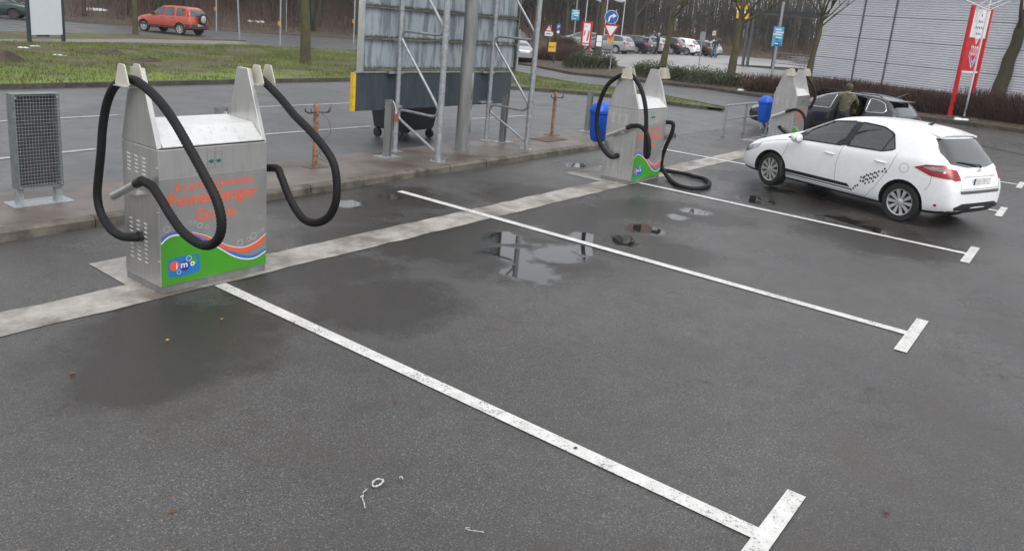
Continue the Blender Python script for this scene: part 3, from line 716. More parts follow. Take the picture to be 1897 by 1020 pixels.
for sx in (-1, 1):
    for sy in (-1, 1):
        w = MB().tube([(sx*.46-.025, sy*.33, .10), (sx*.46+.025, sy*.33, .10)], .10, 18).build('wheel', M_BLACK, r_, smooth=40)
        MB().box(sx*.46-.04, sx*.46+.04, sy*.33-.03, sy*.33+.03, .11, .22).build('fork', M_DARKM, w)
MB().tube([(-.66, -.2, .9), (-.74, -.2, .9), (-.74, .2, .9), (-.66, .2, .9)], .018, 8).build('handle', M_BINK, r_)
# blue litter bins
M_BINB = mat('blue_plastic', (.006, .10, .60), .42, var=.08)
def litter_bin(X_, Y_, zbot, label, px_, py_, rz):
    r = empty('litter_bin', (px_, py_, .006), 0, label, 'litter bin', 'blue litter bins by the machines')
    MB().box(-.04, .04, -.02, .02, .008, 1.08).build('post', M_GALV, r, bev=.003)
    MB().box(-.14, .14, -.12, .12, 0, .008).build('base_plate', M_GALV, r)
    M = Matrix.Translation((X_-px_, Y_-py_, zbot-.006)) @ Matrix.Rotation(rz, 4, 'Z')
    b = ringloft([(0, .09, .07, .05), (.03, .13, .11, .07), (.10, .15, .13, .07), (.54, .175, .155, .07), (.56, .195, .175, .07), (.60, .195, .175, .07)]); b.v = [tuple(M @ Vector(q)) for q in b.v]; b.build('body', M_BINB, r, smooth=40)
    l = ringloft([(.602, .19, .17, .08), (.66, .175, .155, .09), (.72, .14, .12, .09), (.755, .09, .07, .06), (.765, .03, .03, .02)]); l.v = [tuple(M @ Vector(q)) for q in l.v]; l.build('lid', M_BINB, r, smooth=40)
    k = MB()
    for s in (-1, 1): k.bar(M @ Vector((.18, s*.05, .18)), M @ Vector((.19, s*.05, .52)), .02, .012)
    k.bar(M @ Vector((.185, -.06, .35)), Vector((0, 0, zbot+.35)), .03, .03); k.build('bracket', M_ALU, r)
P = pp(1112, 222, 1, 6.42); P2 = pp(1110, 262, 1, 6.42)
litter_bin(P.x, 6.42, P2.z, 'blue litter bin left of the second vacuum machine', P.x+.30, 6.35, R_(-12))
Q = gp(1417, 252); P = pp(1406, 205, 1, Q.y); P2 = pp(1404, 229, 1, Q.y)
litter_bin(Q.x-.30, Q.y+.02, P2.z, 'blue litter bin on grey post, left of the farthest vacuum machine', Q.x, Q.y, R_(-12))
# railing
r_ = empty('railing', (16.67, 7.0, 0), 0, 'low galvanised tube railing behind the far blue bin', 'railing')
for x in (0, 1.5, 3.0): MB().box(x-.03, x+.03, -.03, .03, 0, .83).build('upright', M_GALV, r_, bev=.004)
MB().box(-.03, 3.03, -.03, .03, .832, .88).build('top_rail', M_GALV, r_, bev=.004); MB().box(.032, 2.968, -.015, .015, .45, .48).build('middle_rail', M_GALV, r_)
# ------------------------------------------------------------------ cars
M_TYRE = mat('tyre_rubber', (.016, .016, .017), .7, var=.2)
M_RIM = mat('silver_rim', (.55, .55, .54), .35, .6, var=.08)
M_TRIM = mat('black_trim', (.015, .015, .016), .5)
M_INT = mat('dark_interior', (.022, .023, .025), .8)
M_CHROME = mat('chrome', (.7, .7, .7), .15, 1.0)
M_PLATE = mat('number_plate', (.62, .62, .6), .5, var=.3, scale=12)
M_RED = mat('red_lens', (.30, .005, .008), .25, var=.4, scale=14, coat=.15)
M_CLEAR = mat('clear_lens', (.30, .31, .32), .12, .5, var=.5, scale=9, coat=.6)
M_AMBER = mat('amber_lens', (.7, .2, .02), .2, coat=.5)
def carpaint(name, col, rough=.3, metal=0, coat=.6): return mat(name, col, rough, metal, var=.03, coat=coat, rvar=.03)
def glassmat(name, tint, dark=None):
    m, n, b = newmat(name)
    if dark:
        b.inputs['Base Color'].default_value = (*dark, 1); b.inputs['Roughness'].default_value = .06
        lk(n, ramp(n, noi(n, objc(n), 1.7, 3), [(.3, tuple(q*.5 for q in dark)), (.7, tuple(min(1, q*1.6) for q in dark))]), b.inputs['Base Color'])
        b.inputs['Coat Weight'].default_value = .5; return m
    out = n.nodes['Material Output']; tr = nd(n, 'ShaderNodeBsdfTransparent'); tr.inputs[0].default_value = (*tint, 1)
    gl = nd(n, 'ShaderNodeBsdfGlossy'); gl.inputs['Roughness'].default_value = .03
    fr = nd(n, 'ShaderNodeFresnel'); fr.inputs[0].default_value = 1.52
    mx = nd(n, 'ShaderNodeMixShader'); lk(n, mathn(n, 'MULTIPLY_ADD', fr.outputs[0], 1.7, .06, clamp=True), mx.inputs[0]); lk(n, tr.outputs[0], mx.inputs[1]); lk(n, gl.outputs[0], mx.inputs[2])
    lk(n, mx.outputs[0], out.inputs[0]); return m
M_GLASS = glassmat('tinted_glass', (.70, .80, .79))
M_DGLASS = glassmat('dark_glass', None, (.05, .06, .065))
def cage(st):                           # st rows: x, zb, zs, zt, W, Wb, Wr
    n = 11; vs = []; fs = []; L = 2*n-2
    for x, zb, zs, ztp, W_, Wb, Wr in st:
        H = zs-zb
        half = [(0, zb), (.8*W_, zb), (W_-.03, zb+.05), (W_, zb+.10+.16*H), (W_, zb+.60*H), (W_-.015, zs-.07*min(1, H/.5)), (Wb, zs), (Wr+.035, ztp-(ztp-zs)*.22), (Wr-.07, ztp-.015), (Wr*.5, ztp), (0, ztp+.005)]
        ring = half+[(-y, z) for y, z in half[-2:0:-1]]
        vs += [(x, y, z) for y, z in ring]
    k = len(st)
    for i in range(k-1):
        for j in range(L): fs.append((i*L+j, i*L+(j+1) % L, (i+1)*L+(j+1) % L, (i+1)*L+j))
    for b, rev in ((0, 0), ((k-1)*L, 1)):
        for j in range(n-1):
            l0, l1 = b+j, b+j+1; r0, r1 = b+(L-j) % L, b+(L-j-1) % L
            q = [l0, l1, r1, r0]; q2 = []
            for t in q:
                if t not in q2: q2.append(t)
            fs.append(tuple(q2[::-1] if rev else q2))
    return vs, fs
def subd(vs, fs, lv):
    me = bpy.data.meshes.new('tmp'); me.from_pydata(vs, [], fs)
    bm = bmesh.new(); bm.from_mesh(me); bmesh.ops.recalc_face_normals(bm, faces=bm.faces); bm.to_mesh(me); bm.free()
    o = bpy.data.objects.new('tmp', me); COL.objects.link(o)
    md = o.modifiers.new('s', 'SUBSURF'); md.levels = lv; md.render_levels = lv
    m2 = evalmesh(o, 'body'); bpy.data.objects.remove(o); bpy.data.meshes.remove(me); return m2
def boolean(me, cutters, m):
    o = bpy.data.objects.new('tmp', me); COL.objects.link(o); me.materials.clear(); me.materials.append(m); cs = []
    for c in cutters:
        cm = c.mesh('cut'); cm.materials.append(M_INT); co = bpy.data.objects.new('cut', cm); COL.objects.link(co); cs.append(co)
        md = o.modifiers.new('b', 'BOOLEAN'); md.object = co; md.operation = 'DIFFERENCE'; md.solver = 'EXACT'; md.material_mode = 'TRANSFER'
    m2 = evalmesh(o, 'body')
    bpy.data.objects.remove(o)
    for c in cs: bpy.data.objects.remove(c)
    return m2
class Surf:                             # projects outlines on to a body
    def __init__(s, me):
        s.t = BVHTree.FromPolygons([v.co.copy() for v in me.vertices], [tuple(p.vertices) for p in me.polygons])
    def side(s, x, z, sg, off):
        h = s.t.ray_cast(Vector((x, 3*sg, z)), Vector((0, -sg, 0)))
        return h[0]+Vector((0, sg*off, 0)) if h[0] else Vector((x, .5*sg, z))
    def end(s, y, z, sg, off):
        h = s.t.ray_cast(Vector((5*sg, y, z)), Vector((-sg, 0, 0)))
        return h[0]+Vector((sg*off, 0, 0)) if h[0] else Vector((1.5*sg, y, z))
    def top(s, x, y, off=0):
        h = s.t.ray_cast(Vector((x, y, 4)), Vector((0, 0, -1)))
        return h[0]+Vector((0, 0, off)) if h[0] else Vector((x, y, 1.3))
    def panel(s, poly, kind, sg, off, step=.06, th=0):
        bm = cutgrid(poly, step)
        for v in bm.verts: v.co = (s.side if kind == 'side' else s.end)(v.co.x, v.co.y, sg, off)
        if th:
            r = bmesh.ops.extrude_face_region(bm, geom=bm.faces[:])
            d = Vector((0, -sg*th, 0)) if kind == 'side' else Vector((-sg*th, 0, 0))
            for g in r['geom']:
                if isinstance(g, bmesh.types.BMVert): g.co += d
        bmesh.ops.recalc_face_normals(bm, faces=bm.faces)
        if not th and sum((f.normal.y if kind == 'side' else f.normal.x)*f.calc_area() for f in bm.faces)*sg < 0: bmesh.ops.reverse_faces(bm, faces=bm.faces)
        me = bpy.data.meshes.new('panel'); bm.to_mesh(me); bm.free(); shade(me, 40); return me
    def line(s, pts, kind, sg, r=.004, step=.05):
        P = resample([Vector((a, b, 0)) for a, b in pts], step)+[Vector((*pts[-1], 0))]
        return MB().tube([(s.side if kind == 'side' else s.end)(p.x, p.y, sg, .0) for p in P], r, 5)
def scalepoly(P, f):
    cx = sum(p[0] for p in P)/len(P); cy = sum(p[1] for p in P)/len(P); return [(cx+(x-cx)*f, cy+(y-cy)*f) for x, y in P]
def wheel(root, x, y, r, w, steer, sg, spokes=10, rimm=None, name='wheel'):
    t = MB(); rr = r*.69
    M = Matrix.Translation((x, y, r)) @ Matrix.Rotation(steer, 4, 'Z') @ Matrix.Rotation(R_(-90)*sg, 4, 'X')
    t.lathe([(rr*.96, -w/2+.02), (rr, -w/2), (r*.93, -w/2), (r*.985, -w/2+.025), (r, -w/4), (r, w/4), (r*.985, w/2-.025), (r*.93, w/2), (rr*1.05, w/2-.004), (rr, w/2-.015), (rr*.96, w/2-.03), (rr*.96, -w/2+.02)], 28, M)
    wo_ = t.build(name, M_TYRE, root, smooth=30)
    d = MB().lathe([(rr*1.0, w/2-.016), (rr*.98, w/2-.004), (rr*.92, w/2-.010), (rr*.90, w/2-.05)], 28, M); d.lathe([(.055, w/2-.05), (.06, w/2-.012), (.035, w/2-.004), (0, w/2-.004)], 16, M)
    for i in range(spokes):
        A = Matrix.Rotation(2*math.pi*i/spokes, 4, 'Z')
        q = [(.05, -.016, w/2-.018), (rr*.93, -.030, w/2-.010), (rr*.93, .030, w/2-.010), (.05, .016, w/2-.018)]
        lo = [(a, b, c-.03) for a, b, c in q]
        d.add([M @ (A @ Vector(v)) for v in q+lo], [(0, 1, 2, 3), (7, 6, 5, 4), (0, 4, 5, 1), (1, 5, 6, 2), (2, 6, 7, 3), (3, 7, 4, 0)])
    d.build('rim', rimm or M_RIM, wo_, smooth=30)
    MB().lathe([(0, w/2-.055), (rr*.93, w/2-.055)], 24, M).build('spoke_backing', M_BLACK, wo_)  # black disc stands in for the shaded hollow behind the spokes
    return wo_
def car(name, loc, rz, st, sp, paint, label, cat='car', group=None, lv=2, hollow=False, steer=0):
    root = empty(name, loc, rz, label, cat, group)
    vs, fs = cage(st); base = subd(vs, fs, lv); S_ = Surf(base)
    wb = sp['wb']/2; r = sp.get('wr', .315); W_ = sp['w']/2; tw = sp.get('tw', .2)
    cuts = []
    for x in (wb, -wb):
        for s in (-1, 1):
            cuts.append(MB().tube([(x, s*(W_-.26), r+.01), (x, s*(W_+.2), r+.01)], r+sp.get('gap', .05), 32))
    if hollow:
        cuts.append(MB().prism(sp['cabin'], lambda a, b, h: (a, h*(1-max(0, b-.9)*.52), b), -(W_-.16), W_-.16))
        for P in sp['side']: cuts.append(MB().prism(P, lambda a, b, h: (a, h, b), -(W_+.3), W_+.3))
        for (P, sg) in ((sp['rear'], -1), (sp['front'], 1)):
            xr = sp['rx'] if sg < 0 else sp['fx']; cuts.append(MB().prism(P, lambda a, b, h: (h, a, b), xr, xr+sg*1.4))
        for P in sp.get('cutleft', []): cuts.append(MB().prism(P, lambda a, b, h: (a, h, b), .3, W_+.3))
    bm_ = boolean(base, cuts, paint); shade(bm_, 32)
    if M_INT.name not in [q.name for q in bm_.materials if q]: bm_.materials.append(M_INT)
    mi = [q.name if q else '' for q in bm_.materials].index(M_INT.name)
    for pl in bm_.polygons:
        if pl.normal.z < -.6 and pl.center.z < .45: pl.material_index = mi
    body = link('body', bm_, None, root)
    gm = M_GLASS if hollow else M_DGLASS; go = .001 if hollow else .004; gf = 1.015 if hollow else 1
    for P in sp['side']:
        for s in (-1, 1):
            g = link('side_window', S_.panel(scalepoly(P, gf), 'side', s, go, .07), gm, root)
            if sp.get('frames', True): S_.line(P+[P[0]], 'side', s, sp.get('fr', .012), .06).build('window_frame', sp.get('framem', M_TRIM), g, smooth=True)
    rg = link('rear_window', S_.panel(scalepoly(sp['rear'], gf), 'end', -1, go, .08), gm, root)
    ws = link('windscreen', S_.panel(scalepoly(sp['front'], gf), 'end', 1, go, .08), gm, root)
    for key, nm, mm in (('tail', 'tail_light', M_RED), ('tailc', 'reversing_light', M_CLEAR), ('head', 'headlight', M_CLEAR)):
        for kind, P in sp.get(key, []):
            for s in (-1, 1):
                if kind == 'side': link(nm, S_.panel(P, 'side', s, .006 if key != 'tailc' else .009, .05), mm, root)
                else: link(nm, S_.panel([(y*s, z) for y, z in P], 'end', 1 if key == 'head' else -1, .006 if key != 'tailc' else .009, .05), mm, root)
    for kind, P, mm, nm in sp.get('deco', []):
        if kind == 'side':
            for s in (-1, 1): link(nm, S_.panel(P, 'side', s, .004, .06), mm, root)
        elif kind == 'left': link(nm, S_.panel(P, 'side', 1, .004, .06), mm, root)
        else: link(nm, S_.panel(P, 'end', -1 if kind == 'rear' else 1, .005, .06), mm, root)
    for P in sp.get('lines', []):
        for s in (-1, 1): S_.line(P, 'side', s, .0035).build('door_gap', M_TRIM if not sp.get('softgap') else sp['softgap'], body)
    for x, z in sp.get('handles', []):
        for s in (-1, 1):
            a = S_.side(x+.09, z, s, .018); b = S_.side(x-.09, z, s, .018)
            MB().tube([a-Vector((0, s*.03, 0)), a, b, b-Vector((0, s*.03, 0))], .012, 6).build('door_handle', sp.get('handlem', paint), root, smooth=True)
    if 'mirror' in sp:
        x, z = sp['mirror']
        for s in (-1, 1):
            p = S_.side(x, z-.03, s, 0)
            m = MB().lathe([(0, -.09), (.06, -.085), (.085, -.05), (.09, 0), (.07, .05), (.03, .075), (0, .08)], 12, Matrix.Translation((x, p.y+s*.13, z+.02)) @ Matrix.Diagonal((1.0, 1.35, 1.05, 1)) @ Matrix.Rotation(R_(90), 4, 'Y'))
            mo = m.build('wing_mirror', sp.get('mirrorm', paint), root, smooth=True)
            MB().bar((x, p.y-s*.01, z-.03), (x+.0, p.y+s*.12, z-.03), .05, .03).build('mirror_arm', M_TRIM, mo)
            MB().lathe([(0, 0), (.082, 0)], 14, Matrix.Translation((x-.072, p.y+s*.13, z+.02)) @ Matrix.Diagonal((1, 1.3, 1.0, 1)) @ Matrix.Rotation(R_(-90), 4, 'Y')).build('mirror_glass', M_TRIM, mo)
    for x, st_ in ((wb, steer), (-wb, 0)):
        for s in (-1, 1): wheel(root, x, s*(W_-tw/2-.012), r, tw, st_, s, sp.get('spokes', 10), sp.get('rimm'))
    if 'plate' in sp:
        z = sp['plate']; a = S_.end(0, z, -1, .012); p = MB().box(a.x-.008, a.x+.004, -.26, .26, z-.055, z+.055).build('number_plate', M_PLATE, root)
        MB().box(a.x-.0095, a.x-.008, .215, .258, z-.052, z+.052).build('plate_band', M_NAVY, p)
    if 'nose_plate' in sp:
        z = sp['nose_plate']; a = S_.end(0, z, 1, .012); MB().box(a.x-.004, a.x+.008, -.26, .26, z-.055, z+.055).build('number_plate', M_PLATE, root)
    return root, S_, body
def st_scale(st, L0, L1, dz=1.0): return [(x*L1/L0, zb, zs*dz, z*dz, W_, Wb, Wr) for x, zb, zs, z, W_, Wb, Wr in st]
HATCH = [(2.14,.32,.50,.55,.60,.57,.46),(2.09,.23,.58,.66,.74,.69,.58),(1.90,.19,.70,.80,.86,.80,.68),(1.55,.18,.80,.93,.89,.84,.70),(1.2,.18,.88,1.035,.89,.845,.70),(1.0,.18,.92,1.09,.89,.845,.68),(.70,.18,.96,1.255,.89,.845,.63),(.35,.18,.985,1.45,.89,.845,.615),(0,.18,1.0,1.535,.89,.845,.615),(-.5,.18,1.03,1.565,.89,.845,.615),(-1.0,.18,1.06,1.55,.89,.845,.605),(-1.35,.19,1.09,1.52,.885,.835,.595),(-1.55,.20,1.09,1.46,.875,.825,.59),(-1.78,.22,1.04,1.22,.85,.79,.60),(-1.95,.25,.90,1.0,.81,.75,.62),(-2.05,.30,.76,.85,.76,.70,.58),(-2.10,.38,.62,.69,.64,.58,.46)]
H_SIDE = [[(1.02,.985),(.86,.99),(.74,1.13),(.80,1.12)], [(.80,.99),(.66,1.18),(.28,1.40),(-.16,1.46),(-.07,1.03)], [(-.18,1.045),(-.26,1.46),(-.66,1.445),(-.88,1.37),(-1.02,1.13),(-.82,1.07)]]
H_SIDE[0] = [(1.06,.975),(.86,.985),(.72,1.14)]
WSP = dict(w=1.76, wb=2.6, wr=.317, tw=.2, side=H_SIDE[:], rear=[(-.58,1.40),(.58,1.40),(.68,1.20),(.66,1.05),(.3,1.0),(-.3,1.0),(-.66,1.05),(-.68,1.20)],
    front=[(-.60,1.40),(.60,1.40),(.70,1.12),(.4,1.06),(-.4,1.06),(-.70,1.12)], cabin=[(1.0,.55),(.92,1.0),(.30,1.36),(-.4,1.45),(-1.2,1.39),(-1.62,1.0),(-1.5,.55)], rx=-1.35, fx=.25,
    tail=[('side', [(-1.42,.93),(-1.60,1.0),(-1.84,1.03),(-1.99,.90),(-1.97,.83),(-1.7,.84)]), ('end', [(.80,.86),(.74,.99),(.60,.97),(.58,.83),(.70,.81)])],
    tailc=[('side', [(-1.56,.955),(-1.70,.985),(-1.83,1.0),(-1.90,.935),(-1.70,.925)])],
    head=[('side', [(2.02,.62),(1.88,.69),(1.60,.775),(1.64,.70),(1.86,.585),(2.01,.54)]), ('end', [(.74,.74),(.5,.68),(.5,.60),(.74,.62)])],
    lines=[[(1.02,.36),(1.06,.62),(1.0,.80),(.96,.98)],[(-.10,.30),(-.06,.70),(-.11,1.03)],[(-.70,.28),(-.86,.5),(-1.04,.86),(-1.10,1.08)],[(.99,.30),(-.70,.27)]],
    handles=[(.10,.86),(-.86,.90)], mirror=(.78,1.0), plate=.80, fr=.014, deco=[('rear', [(-.60,.27),(.60,.27),(.68,.40),(.5,.46),(-.5,.46),(-.68,.40)], M_TRIM, 'bumper_insert'), ('rear', [(-.58,.615),(.58,.615),(.60,.665),(-.60,.665)], mat('dark_step', (.10, .10, .105), .5), 'bumper_step'), ('front', [(-.6,.30),(.6,.30),(.66,.42),(-.66,.42)], M_TRIM, 'front_grille')], softgap=mat('panel_gap', (.16, .16, .165), .6))
CHK = M_TRIM
st_top = [(1.10,.415),(-.34,.415),(-.40,.36),(1.09,.35)]; st_low = [(1.09,.335),(-.41,.342),(-.43,.322),(1.09,.315)]
WSP['deco'] += [('side', [(-.075,1.03),(-.165,1.46),(-.255,1.46),(-.175,1.045)], M_TRIM, 'pillar_cover'), ('side', [(-.83,1.075),(-.80,1.07),(-.88,1.37),(-.905,1.362)], M_TRIM, 'window_divider')]
WSP['deco'] += [('left', st_top, CHK, 'black_stripe'), ('left', st_low, CHK, 'black_stripe')]
def chk(cx, cz, a=.021): return [(cx-a, cz-.004), (cx+.004, cz-a), (cx+a, cz+.004), (cx-.004, cz+a)]
for (x, z) in [(-.47,.36),(-.50,.405),(-.43,.325),(-.54,.43)]+[(-.58-.045*i, .515+.02*j+.0*i) for i in range(2) for j in (0, 3)]+[(-.67-.066*i+(.033 if j % 2 else 0), .49+.036*j+.034*i) for i in range(4) for j in range(5) if not (i == 3 and j < 1)]+[(-.93,.75),(-.96,.80),(-.99,.76)]:
    WSP['deco'].append(('left', chk(x, z), CHK, 'check_mark'))
P_WHITE = carpaint('white_paint', (.84, .845, .85), .28)
wc, WS, wbody = car('hatchback_car', (10.95, 2.10, .008), R_(70), HATCH, WSP, P_WHITE, 'white hatchback with black checkered side stripes in the marked bay', 'car', None, 3, True, R_(-9))
# extras on the white car: spoiler, wiper, emblem, plate bar, aerial, seats, wheel
spv = []
for x_, o_, dz in ((-1.20, .004, 0), (-1.36, .010, 0), (-1.56, None, 0)):
    for y_ in (-.54, -.4, -.2, 0, .2, .4, .54):
        q_ = WS.top(x_, y_, o_) if o_ is not None else WS.top(-1.36, y_, -.035)
        spv.append((x_-.04*(1-abs(y_))*(o_ is None), y_*(1.04 if o_ is None else 1), q_.z))
spv += [(a, b, c-.028) for a, b, c in spv]
spf = [(r*7+j, r*7+j+1, r*7+j+8, r*7+j+7) for r in (0, 1) for j in range(6)]; spf += [tuple(21+q for q in f[::-1]) for f in spf]
spf += [(14+j, 15+j, 36+j, 35+j) for j in range(6)]+[(j, j+1, 22+j, 21+j) for j in range(6)]+[(r*7+e, r*7+7+e, r*7+28+e, r*7+21+e) for r in (0, 1) for e in (0, 6)]
MB().add(spv, spf).build('roof_spoiler', P_WHITE, wc, smooth=40)
a = WS.end(-.02, 1.07, -1, .02); b = WS.end(-.45, 1.13, -1, .02); MB().tube([WS.end(-.08, 1.0, -1, .03), WS.end(-.05, 1.035, -1, .035), WS.end(.5, 1.09, -1, .02)], [.018, .014, .008], 6).build('rear_wiper', M_TRIM, wc)
e = WS.end(0, .945, -1, .006)
em = MB().tube([(e.x-.012*0, .055*math.cos(t), .945+.037*math.sin(t)) for t in [2*math.pi*i/20 for i in range(20)]], .006, 5, closed=True)
em.tube([(e.x, .022*math.cos(t), .945+.036*math.sin(t)) for t in [2*math.pi*i/16 for i in range(16)]], .005, 5, closed=True); em.tube([(e.x, .036*math.cos(t), .962+.016*math.sin(t)) for t in [2*math.pi*i/16 for i in range(16)]], .005, 5, closed=True)
em.build('emblem', M_CHROME, wc, smooth=True)
a = WS.end(.45, .885, -1, 0); MB().tube([WS.end(y, .885, -1, .012) for y in (-.45, -.2, 0, .2, .45)], .016, 6).build('plate_bar', P_WHITE, wc, smooth=True)
at_ = WS.top(-1.05, 0, -.01); MB().tube([at_, at_+Vector((-.08, 0, .045)), at_+Vector((-.14, 0, .065))], [.03, .014, .006], 6).build('aerial', M_TRIM, wc)
MB().tube([WS.side(-1.85, .40, 1, .0), WS.side(-1.85, .40, 1, .008)], .022, 12).build('reflector', M_RED, wc)
WS.line([(.70, 1.03), (.60, .84), (.57, .69), (-.57, .69), (-.60, .84), (-.70, 1.03)], 'end', -1, .0035).build('hatch_gap', WSP['softgap'], wbody)
for s in (-1, 1):
    WS.line([(1.02, .93), (1.35, .87), (1.66, .78)], 'side', s, .0035).build('bonnet_gap', WSP['softgap'], wbody)
    WS.line([(-1.66, .60), (-1.72, .70), (-1.72, .83)], 'side', s, .0035).build('bumper_gap', WSP['softgap'], wbody)
fl = WS.side(-1.27, .88, 1, 0); MB().tube([WS.side(-1.27+.075*math.cos(t), .88+.075*math.sin(t), 1, .0) for t in [2*math.pi*i/24 for i in range(24)]], .003, 5, closed=True).build('fuel_flap', WSP['softgap'], wc)
M_SEAT = mat('grey_seat_fabric', (.06, .062, .066), .85, var=.25)
for y in (-.36, .36):
    s = MB().obox(Matrix.Translation((.12, y, .56)) @ Matrix.Rotation(R_(-8), 4, 'Y'), .48, .46, .14).obox(Matrix.Translation((-.20, y, .86)) @ Matrix.Rotation(R_(-14), 4, 'Y'), .13, .44, .58); st_ = s.build('seat', M_SEAT, wc, bev=.04)
    MB().obox(Matrix.Translation((-.30, y, 1.22)) @ Matrix.Rotation(R_(-12), 4, 'Y'), .09, .25, .18).build('headrest', M_SEAT, st_, bev=.03)
MB().obox(Matrix.Translation((-1.0, 0, .84)) @ Matrix.Rotation(R_(-18), 4, 'Y'), .14, 1.2, .52).build('rear_seat', M_SEAT, wc, bev=.04)
MB().obox(Matrix.Translation((.80, 0, .84)), .30, 1.3, .22).build('dashboard', M_INT, wc, bev=.05)
SWM = Matrix.Translation((.52, .36, .93)) @ Matrix.Rotation(R_(-65), 4, 'Y')
MB().tube([SWM @ Vector((.18*math.cos(t), .18*math.sin(t), 0)) for t in [2*math.pi*i/28 for i in range(28)]], .016, 8, closed=True).tube([SWM @ Vector((-.17, 0, 0)), SWM @ Vector((.17, 0, 0))], .018, 6).build('steering_wheel', M_TRIM, wc, smooth=True)
# estate outline, used for the dark car and the cars of the far car park
ESTATE = [(2.38,.32,.52,.58,.60,.57,.46),(2.32,.23,.60,.68,.76,.70,.6),(2.10,.19,.70,.80,.87,.80,.68),(1.75,.18,.78,.90,.90,.845,.70),(1.35,.18,.85,.98,.905,.85,.70),(1.05,.18,.89,1.03,.905,.85,.68),(.72,.18,.92,1.19,.905,.85,.63),(.30,.18,.94,1.38,.905,.85,.615),(-.1,.18,.95,1.455,.905,.85,.615),(-.7,.18,.97,1.475,.905,.85,.615),(-1.3,.18,.98,1.455,.905,.85,.605),(-1.75,.19,1.0,1.42,.90,.84,.595),(-2.0,.20,1.0,1.33,.885,.82,.59),(-2.18,.22,.96,1.12,.86,.79,.60),(-2.30,.26,.86,.95,.82,.75,.62),(-2.36,.32,.74,.82,.76,.70,.56),(-2.39,.40,.62,.69,.64,.58,.46)]
def estate_sp(**k):
    d = dict(w=1.8, wb=2.8, wr=.32, tw=.21, side=[[(.96,.93),(.70,1.08),(.28,1.315),(-.08,1.385),(-.03,.96)],[(-.12,.965),(-.17,1.39),(-.78,1.40),(-.95,1.36),(-1.02,.985)],[(-1.10,.99),(-1.05,1.38),(-1.55,1.355),(-1.80,1.27),(-1.93,1.10),(-1.88,1.02)]],
        rear=[(-.58,1.35),(.58,1.35),(.68,1.17),(.67,1.0),(-.67,1.0),(-.68,1.17)], front=[(-.60,1.36),(.60,1.36),(.70,1.08),(.4,1.02),(-.4,1.02),(-.70,1.08)],
        tail=[('side', [(-1.95,.90),(-2.16,.97),(-2.29,.90),(-2.27,.78),(-2.1,.80)]), ('end', [(.80,.80),(.78,.92),(.5,.92),(.48,.80)])], head=[('side', [(2.28,.66),(2.0,.74),(1.8,.76),(1.9,.68),(2.2,.60)]), ('end', [(.74,.70),(.45,.66),(.45,.57),(.74,.60)])],
        lines=[[(1.05,.34),(1.08,.7),(1.0,.93)],[(-.08,.30),(-.06,.7),(-.08,.95)],[(-.85,.28),(-1.0,.6),(-1.08,.98)]], handles=[(.08,.84),(-.85,.86)], mirror=(.80,.96), plate=.74, nose_plate=.42, fr=.014,
        deco=[('rear', [(-.62,.27),(.62,.27),(.66,.38),(-.66,.38)], M_TRIM, 'bumper_insert'), ('front', [(-.35,.46),(.35,.46),(.40,.63),(-.40,.63)], M_TRIM, 'front_grille')],
        cabin=[(1.0,.5),(.95,.93),(.30,1.30),(-.3,1.40),(-1.7,1.36),(-2.0,1.0),(-1.95,.5)], rx=-1.7, fx=.25)
    d.update(k); return d
P_DARK = carpaint('dark_grey_paint', (.018, .019, .023), .25, .3)
da = R_(76); dl = Vector((20.75, 7.45, 0)); dc = dl-Vector((math.cos(da), math.sin(da), 0))*2.37
dsp = estate_sp(framem=M_CHROME, fr=.012, fx=-.1, cutleft=[[(-.46,.42),(-.48,1.385),(-1.15,1.39),(-1.32,1.35),(-1.37,.98),(-1.26,.6),(-1.18,.42)]])
dsp['side'] = [[(.52,.94),(.28,1.09),(-.10,1.315),(-.42,1.385),(-.38,.965)], [(-1.42,1.0),(-1.40,1.37),(-1.66,1.345),(-1.84,1.27),(-1.95,1.10),(-1.90,1.03)]]
dsp['cabin'] = [(.62,.5),(.57,.93),(-.05,1.30),(-.5,1.40),(-1.7,1.36),(-2.0,1.0),(-1.95,.5)]; dsp['lines'] = []; dsp['handles'] = [(-.32, .84)]; dsp['mirror'] = (.42, .97)
DARKST = [(x-.38*max(0, 1-((x-.35)/1.9)**4 if abs(x-.35) < 1.9 else 0), *q) for x, *q in ESTATE]
dk, DS, _ = car('estate_car', (dc.x, dc.y, .008), da, DARKST, dsp, P_DARK, 'dark estate car with an open rear door behind the farthest machine', 'car', None, 2, True)
for y in (-.36, .36):
    s = MB().obox(Matrix.Translation((-.50, y, .82)) @ Matrix.Rotation(R_(-14), 4, 'Y'), .14, .44, .6).build('seat', mat('beige_leather', (.22, .16, .09), .6), dk, bev=.04)
    MB().obox(Matrix.Translation((-.60, y, 1.18)), .09, .25, .18).build('headrest', MATS['beige_leather'], s, bev=.03)
MB().obox(Matrix.Translation((-1.50, 0, .80)) @ Matrix.Rotation(R_(-18), 4, 'Y'), .14, 1.2, .52).build('rear_seat', MATS['beige_leather'], dk, bev=.04)
